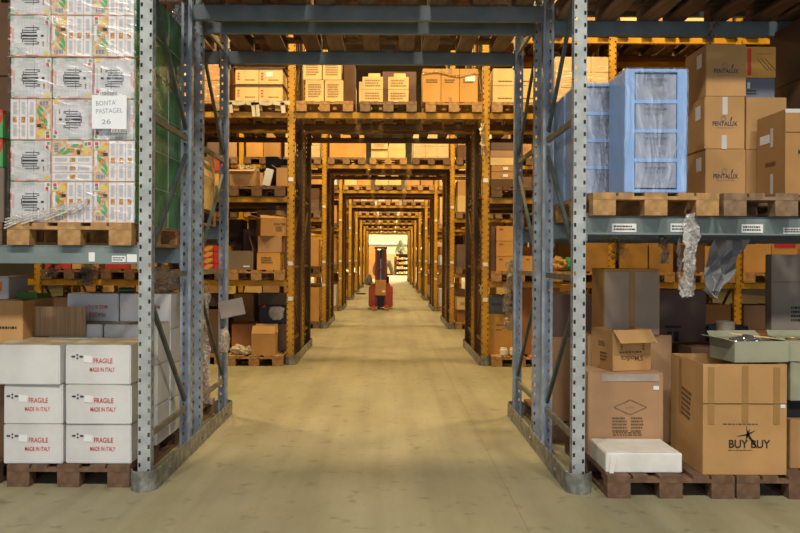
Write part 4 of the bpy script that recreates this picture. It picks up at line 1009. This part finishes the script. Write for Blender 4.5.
carton(5.62,y,z,.36,.5,.46,'orange-tan','second orange-tan box under the right shelf, near the red carton',parts=[('red_mark',rect_mesh(.30,.1,RINK),'F',0,.40)])
load(6.29,y,z,'single',['tan'],'sixth pallet, level one, right, first row','boxes right, level one',h=.6,seed=35)
# floor right
z=.1455
carton(1.60,y+.12,z,.30+.1,.5,.58,'orange-tan','large orange-tan box with dark print on the right floor pallet',parts=[('printed_word',text_mesh('GALLERIA',.16,.03,INK,.01),'F',.03,.42),('printed_lines',marks_mesh(.1,.02,1,BINK,3),'F',0,.35)])
for q in range(2):
    thing('plastic_jar',f'{["left","right"][q]} small white plastic jar on the right floor pallet','jar',(1.635+q*.14,y-.06,z),0,'white jars on the floor pallet',MB().lathe([(.042,0),(.055,.02),(.055,.085),(.045,.10),(.045,.115)],18).mesh('jar',flat('white_plastic',(.8,.78,.72),.35)))
carton(1.56,y+.15,z+.582,.26,.4,.24,'blue-grey','blue-grey box with dark print on the large orange-tan box',parts=[('printed_word',text_mesh('SELLENE',.14,.03,INK,.01),'F',0,.13)])
carton(1.78,y+.22,z+.582,.14,.4,.26,'black','black box beside the blue-grey box, floor right')
carton(2.03,y+.1,z,.38,.5,.95,'reddish brown','tall reddish brown box behind the farther blue post, floor right')
carton(2.55,y,z,.40,.5,.50,'yellow','amber box behind the near right diagonal brace, floor right')
open_box(2.60,y,z+.502,.36,.4,.35,'orange-tan','open orange box with a raised flap, floor right behind the blue frames',flaps='FR',ang={'F':30})
for c_,xx in enumerate((3.65,4.50,5.44,6.29)):
    load(xx,y,z,'quad',['reddish brown','dark brown','mauve-brown','dark brown'],f'{["third","fourth","fifth","sixth"][c_]} floor pallet, right, first yellow row','boxes on the floor, right',h=.75,seed=100+c_)
# rear rank fill, first row
for s,sn in ((-1,'left'),(1,'right')):
    for c_,xx in enumerate((1.86,2.70,3.65)):
        for li,z in enumerate((0,1.19,L3(0))):
            load(s*xx,y+1.36,z+.146,R.choice(['pair','quad']),R.sample(COLS,3),f'{["first","second","third"][c_]} rear pallet, {["floor","level one","level three"][li]}, {sn}, first row','boxes in the rear rank, first row',h=.8,seed=200+li*10+c_+s)

# ================================================================== stacker truck, its box and its driver
TY=23.2
RED=mat('red_truck_paint',(.38,.055,.008),rough=.35,var=.08); MAR=mat('maroon_mast',(.13,.018,.02),rough=.4,var=.1); BLK=flat('black_steel',(.015,.015,.02),.4)
tx=W(380.7,300,TY).x
t=thing('stacker_truck','red pedestrian stacker truck facing the camera in the aisle','forklift',(tx,TY,0))
b=MB().box(-.36,-.10,0,.62,.06,.70).box(.10,.36,0,.62,.06,.70).box(-.10,.10,.12,.62,.06,.70).box(-.30,.30,.1,.55,.70,.76)
link('body',b.mesh('body',RED,bevel=.03),t)
link('centre_panel',MB().box(-.10,.10,.02,.118,.08,.68).mesh('centre_panel',BLK),t)
for s in (-1,1):
    b=MB().box(s*.135-.035,s*.135+.035,-.06,.02,.70,1.82).box(s*.085-.012,s*.085+.012,-.05,.0,.70,1.76)
    link('mast_rail',b.mesh('mast_rail',MAR,bevel=.004),t)
    link('straddle_leg',MB().box(s*.17-.06,s*.17+.06,-.55,0,.05,.13).mesh('straddle_leg',RED,bevel=.01),t)
    w=link('load_wheel',MB().cyl((s*.17-.07,-.5,.055),(s*.17+.07,-.5,.055),.054,seg=20).mesh('load_wheel',flat('orange_wheel',(.50,.20,.06),.5)),t)
    link('fork',MB().box(s*.10-.04,s*.10+.04,-.60,-.07,.40,.435).box(s*.10-.04,s*.10+.04,-.075,-.062,.40,.72).mesh('fork',BLK),t)
link('cross_bar',MB().box(-.19,.19,-.06,.02,1.80,1.86).box(-.15,.15,-.05,0,1.15,1.20).mesh('cross_bar',MAR),t)
b=MB(); 
for xx in (-.05,.05): b.cyl((xx,-.02,.7),(xx,-.02,1.72),.010,seg=8)
b.cyl((0,-.01,.7),(0,-.01,1.5),.028,seg=12)
link('lift_cylinder',b.mesh('lift_cylinder',mat('steel_rod',(.35,.37,.42),rough=.3,metal=.8)),t)
link('mast_guard',MB().box(-.11,.11,.02,.03,.76,1.76).mesh('mast_guard',flat('dark_guard_plate',(.02,.022,.03),.4)),t)
link('tiller_arm',MB().cyl((.0,.60,.72),(.12,.78,1.0),.022).cyl((-.14,.78,1.03),(.36,.78,1.03),.018).mesh('tiller_arm',BLK),t)
carton(tx-.0,TY-.46,.437,.31,.34,.44,'tan','brown box with white label carried on the stacker forks',parts=[('label',rect_mesh(.09,.06,PAPER),'F',.09,.12)])
def skin_obj(name, verts, edges, radii, m, root, label=None, parent=None, levels=2, rootv=0):
    me=bpy.data.meshes.new(name); me.from_pydata(verts,edges,[]); me.materials.append(m)
    o=bpy.data.objects.new(name,me); C.objects.link(o); o.parent=parent
    sk=o.modifiers.new('skin','SKIN'); sl=me.skin_vertices[0].data if me.skin_vertices else None
    if sl is None:
        bm=bmesh.new(); bm.from_mesh(me); bm.verts.layers.skin.verify(); bm.to_mesh(me); bm.free(); sl=me.skin_vertices[0].data
    for i,r in enumerate(radii): sl[i].radius=(r,r)
    sl[rootv].use_root=True
    sk.use_smooth_shade=True; ss=o.modifiers.new('sub','SUBSURF'); ss.levels=levels; ss.render_levels=levels
    return o
# driver stands behind the mast, hands on the tiller; local coords at feet, facing -y
py=TY+1.16; px_=tx+.05
SH=mat('pale_shirt',(.62,.55,.50),rough=.9); SKN=mat('skin',(.50,.27,.16),rough=.6,var=.05); TRS=mat('dark_trousers',(.03,.035,.06),rough=.9)
pr=thing('person','person in a pale shirt and dark trousers standing behind the red stacker','person',(px_,py,0))
V=[(0,0,.93),(0,0,1.08),(0,-.01,1.25),(0,0,1.42),(0,0,1.50),(0,-.01,1.56),(0,-.02,1.64),(0,-.02,1.71),
   (-.18,0,1.40),(-.27,-.03,1.14),(-.24,-.22,1.00),(-.16,-.26,1.03),
   (.18,0,1.40),(.28,-.05,1.15),(.30,-.20,1.02),(.27,-.25,1.05),
   (-.10,0,.86),(-.11,-.02,.50),(-.11,.02,.10),(-.11,-.10,.05),(.10,0,.86),(.11,-.02,.50),(.11,.02,.10),(.11,-.10,.05)]
E=[(0,1),(1,2),(2,3),(3,4),(4,5),(5,6),(6,7),(3,8),(8,9),(9,10),(10,11),(3,12),(12,13),(13,14),(14,15),(0,16),(16,17),(17,18),(18,19),(0,20),(20,21),(21,22),(22,23)]
RR=[.14,.125,.15,.13,.058,.07,.095,.07,.075,.05,.036,.03,.075,.05,.036,.03,.095,.07,.045,.045,.095,.07,.045,.045]
body=skin_obj('body',V,E,RR,SKN,0,parent=pr)
shv=[(0,0,.92),(0,0,1.08),(0,-.01,1.25),(0,0,1.42),(-.18,0,1.40),(-.27,-.03,1.14),(-.245,-.19,1.015),(.18,0,1.40),(.28,-.05,1.15),(.30,-.17,1.03)]
she=[(0,1),(1,2),(2,3),(3,4),(4,5),(5,6),(3,7),(7,8),(8,9)]
skin_obj('shirt',shv,she,[.155,.142,.165,.142,.09,.065,.05,.09,.065,.05],SH,0,parent=pr)
trv=[(0,0,.95),(-.10,0,.86),(-.11,-.02,.50),(-.11,.02,.10),(.10,0,.86),(.11,-.02,.50),(.11,.02,.10)]
skin_obj('trousers',trv,[(0,1),(1,2),(2,3),(0,4),(4,5),(5,6)],[.15,.11,.085,.065,.11,.085,.065],TRS,0,parent=pr)
hr=MB().lathe([(.02,0),(.085,.0),(.105,.05),(.09,.11),(.04,.145),(.01,.15)],20).mesh('hair',flat('dark_hair',(.03,.02,.015)),smooth=True)
link('hair',hr,pr,(0,.01,1.665))
for s in (-1,1): link('shoe',MB().box(-.05,.05,-.20,.08,0,.07).mesh('shoe',BLK,bevel=.02),pr,(s*.11,0,0))
for s,hx,hy,hz in ((-1,-.16,-.26,1.03),(1,.27,-.25,1.05)):
    hv=[(0,0,0),(0,-.05,.0)]; he=[(0,1)]; hr_=[.026,.03]
    for f in range(4):
        n=len(hv); x=(f-1.5)*.019; hv+=[(x,-.075,.0),(x,-.10,-.015),(x,-.105,-.035)]; he+=[(1,n),(n,n+1),(n+1,n+2)]; hr_+=[.010,.009,.008]
    n=len(hv); hv+=[(s*-.035,-.03,-.01),(s*-.045,-.055,-.025)]; he+=[(0,n),(n,n+1)]; hr_+=[.011,.009]
    h=skin_obj('hand',hv,he,hr_,SKN,0,parent=pr,levels=1); h.location=(hx,hy,hz)
lump(W(371,284,TY+.3).x-.07,TY+.35,.70,.10,.12,.17,mat('grey_bag',(.25,.24,.22),rough=.6),'crumpled grey bag on the left side of the red stacker',44)

# ================================================================== far end of the hall
BY=73.0
def far(x,z): return W(x,z,BY)
thing('wall_pipe','long pale blue pipe running along the far end wall','pipe',(0,BY+.3,2.9),0,None,MB().cyl((-6,0,0),(7,0,0),.10).mesh('pipe',flat('pale_blue_pipe',(.35,.48,.60),.4)))
o=thing('metal_cabinet','olive metal cabinet standing against the far end wall','cabinet',(W(391,270,BY).x-.1,BY-.1,0))
link('body',MB().box(-.40,.40,-.2,.3,0,1.95).mesh('body',flat('olive_cabinet',(.30,.27,.10),.5),bevel=.01),o)
for s in (-1,1):
    d=link('door',MB().box(s*.2-.19,s*.2+.19,-.215,-.2,.05,1.9).mesh('door',flat('olive_cabinet_door',(.33,.30,.12),.5)),o); link('handle',MB().box(s*.04-.01,s*.04+.01,-.235,-.215,.9,1.05).mesh('handle',BLK),d)
sx=W(402,270,BY).x
o=thing('shelf_unit','open shelf unit full of small goods by the far wall','shelf',(sx,BY-.2,0))
b=MB()
for s in (-1,1): b.box(s*.55-.02,s*.55+.02,-.25,.25,0,2.0)
b.box(-.55,.55,.23,.25,0,2.0)
link('side_panel',b.mesh('side_panel',flat('brown_shelf',(.12,.07,.04))),o)
for k in range(5): link('shelf_board',MB().box(-.53,.53,-.25,.23,-.02,.0).mesh('shelf_board',flat('brown_shelf',(.12,.07,.04))),o,(0,0,.12+k*.45))
g=0
for k in range(4):
    for q in range(5):
        cc=R.choice(['cream','white','tan','orange-tan','red','pale grey']); w_=.17; h_=R.uniform(.12,.30)
        carton(sx-.42+q*.21,BY-.38,.121+k*.45,w_,.3,h_,cc,f'{cc} carton, {["first","second","third","fourth","fifth"][q]} from left, {["lowest","second","third","top"][k]} board of far shelf',group='goods on the far shelf',name='small_carton',cat='carton')
t_=thing('artificial_tree','pale green bushy tree standing on the far shelf unit','tree',(sx-.15,BY-.25,1.94))
link('trunk',MB().cyl((0,0,0),(0,0,.4),.04).mesh('trunk',BLK),t_)
b=MB()
for i in range(600):
    hgt=R.random(); rr=(1-hgt)*.5+.05; a=R.uniform(0,6.28); c=Vector((rr*math.cos(a)*R.random()**.4,rr*math.sin(a),.2+hgt*1.1)); d=Vector((math.cos(a),math.sin(a),-.3)).normalized()*.12; n=Vector((-d.y,d.x,.3)).normalized()*.03
    b.quad([c-n,c+d-n*.3,c+d+n*.3,c+n])
link('foliage',b.mesh('foliage',flat('pale_leaf',(.30,.36,.20))),t_)
for k in range(2):
    carton(W(371,260,60).x-.0,60,k*1.25,.75,.8,1.249,'orange-tan',f'{["lower","upper"][k]} tall orange-tan box standing beyond the last rack row, left side',group='tall boxes beyond the racks')
thing('black_scrap','small dark scrap lying on the aisle floor left of the stacker','scrap',(W(361,294,33).x,33,0),0,None,MB().box(-.2,.2,-.12,.12,0,.05).mesh('scrap',BLK,bevel=.01))
thing('paper_scrap','small crumpled white paper scrap on the floor inside the right guard','paper',(1.24,B1+.45,0),0,None,MB().quad([(-.03,-.02,.002),(.03,-.015,.012),(.035,.02,.004),(-.02,.025,.015)]).quad([(-.02,-.01,.014),(.03,-.015,.012),(.0,.02,.026)]).mesh('paper',PAPER))

# ================================================================== lamps
def lamp(x,y,z,col,power,size,label,grp):
    o=thing('ceiling_lamp',label,'lamp',(x,y,z),0,grp)
    link('housing',cached('lh',lambda: MB().lathe([(.30,.0),(.26,.12),(.12,.30),(.05,.34)],20).mesh('housing',flat('lamp_housing',(.3,.3,.3)))),o)
    link('bulb',cached(('lb',col),lambda: MB().lathe([(.02,-.06),(.12,-.04),(.16,.02),(.12,.05)],16).mesh('bulb',emis('glow_%d'%int(col[2]*100),col,15))),o)
    l=bpy.data.lights.new('lamp_light','AREA'); l.shape='DISK'; l.size=size; l.energy=power; l.color=col
    lo=bpy.data.objects.new('lamp_light',l); C.objects.link(lo); lo.parent=o; lo.location=(0,0,-.10)
WARM=(1,.72,.34); NEU=(1,.93,.78)
POS=['far left','left','middle','right','far right']
for i in range(8):
    yy=Y0(i)-1.75
    for k,xx in enumerate((-3.6,0,3.6)):
        lamp(xx,yy,6.9,WARM,235,.6,f'{["left","middle","right"][k]} round ceiling lamp above the cross aisle before the {ORD[i]} yellow row','warm ceiling lamps')
for k,xx in enumerate((-3,3)):
    lamp(xx,57.5,7.6,(1,.72,.38),1000,.8,f'{["left","right"][k]} ceiling lamp above the space beyond the last rack','warm ceiling lamps')
    lamp(xx,66,7.6,(1,.80,.50),2000,.8,f'{["left","right"][k]} ceiling lamp above the far end wall area','warm ceiling lamps')
for k,xx in enumerate((-3,0,3)):  # unseen lamps added to fill the front, in place of camera flash
    lamp(xx,-.4,7.2,NEU,300,.8,f'{["left","middle","right"][k]} neutral ceiling lamp above the front aisle','neutral ceiling lamps')
# cool fill light added at an invented opening in the front wall
l=bpy.data.lights.new('door_daylight','AREA'); l.shape='RECTANGLE'; l.size=9.5; l.size_y=5.0; l.energy=430; l.color=(.82,.90,1.0)
lo=bpy.data.objects.new('door_daylight',l); C.objects.link(lo); lo.location=(0,-8.9,2.8); lo.rotation_euler=(rad(90),0,0)

# boxes past 300: keep the ones that show largest as objects, the rest become one object
bpy.context.view_layer.update()
from mathutils.bvhtree import BVHTree
def root_of(o):
    while o.parent: o=o.parent
    return o
VV,PP,OW=[],[],[]
for q in C.objects:
    if q.type!='MESH' or not q.data or q.name.startswith(('stretch_film','film_sheet','hanging_film','bunched')): continue
    n0=len(VV); mw=q.matrix_world; rn=root_of(q).name
    VV+=[mw@v.co for v in q.data.vertices]
    PP+=[[n0+i for i in f.vertices] for f in q.data.polygons]; OW+=[rn]*len(q.data.polygons)
tree=BVHTree.FromPolygons(VV,PP); cnt={}; o0=Vector((0,0,H))
for py_ in range(1,533,2):
    for px2 in range(1,800,2):
        hit=tree.ray_cast(o0,(W(px2,py_,1.0)-o0).normalized())
        if hit[2] is not None: k=OW[hit[2]]; cnt[k]=cnt.get(k,0)+1
del VV,PP,OW,tree
VIS=cnt
boxes=[o for o in C.objects if o.parent is None and o.name.split('.')[0]=='cardboard_box']
boxes.sort(key=lambda o:-cnt.get(o.name,0))
print('boxes',len(boxes),'seen',sum(1 for o in boxes if cnt.get(o.name,0)),'limit px',cnt.get(boxes[295].name,0))
kids={}
for o in C.objects:
    if o.parent: kids.setdefault(o.parent.name,[]).append(o)
V_,F_,M_,ML=[],[],[],[]
for o in boxes[296:]:
    for q in [o]+kids.get(o.name,[]):
        if q.type=='MESH' and q.data:
            n0=len(V_); mw=q.matrix_world
            V_+= [tuple(mw@v.co) for v in q.data.vertices]
            base=[]
            for m in q.data.materials:
                if m not in ML: ML.append(m)
                base.append(ML.index(m))
            for f in q.data.polygons:
                F_.append(tuple(n0+i for i in f.vertices)); M_.append(base[f.material_index])
        if q is not o: bpy.data.objects.remove(q)
    bpy.data.objects.remove(o)
if F_:
    me=bpy.data.meshes.new('cardboard_boxes'); me.from_pydata(V_,[],F_)
    for m in ML: me.materials.append(m)
    me.polygons.foreach_set('material_index',M_)
    o=thing('cardboard_boxes','the many brown and cream boxes hidden deep in the racks behind the others','boxes',(0,0,0),0,None,me); o['kind']='stuff'

w=bpy.data.worlds.new('world'); bpy.context.scene.world=w; w.use_nodes=True
w.node_tree.nodes['Background'].inputs[0].default_value=(.6,.7,.9,1); w.node_tree.nodes['Background'].inputs[1].default_value=.3

cam=bpy.data.cameras.new('camera'); co=bpy.data.objects.new('camera',cam); C.objects.link(co)
cam.sensor_width=36; cam.lens=36*F/800; cam.shift_x=(400-CX)/800; cam.shift_y=-(266.5-HY)/800
cam.clip_start=.05; cam.clip_end=300
co.matrix_world=Matrix.Translation((0,0,H)) @ Matrix.Rotation(rad(90),4,'X') @ Matrix.Rotation(ROLL,4,'Z')
sc=bpy.context.scene; sc.camera=co
sc.view_settings.view_transform='Standard'; sc.view_settings.look='None'; sc.view_settings.gamma=1; sc.view_settings.use_curve_mapping=False
sc.view_settings.exposure=0.0
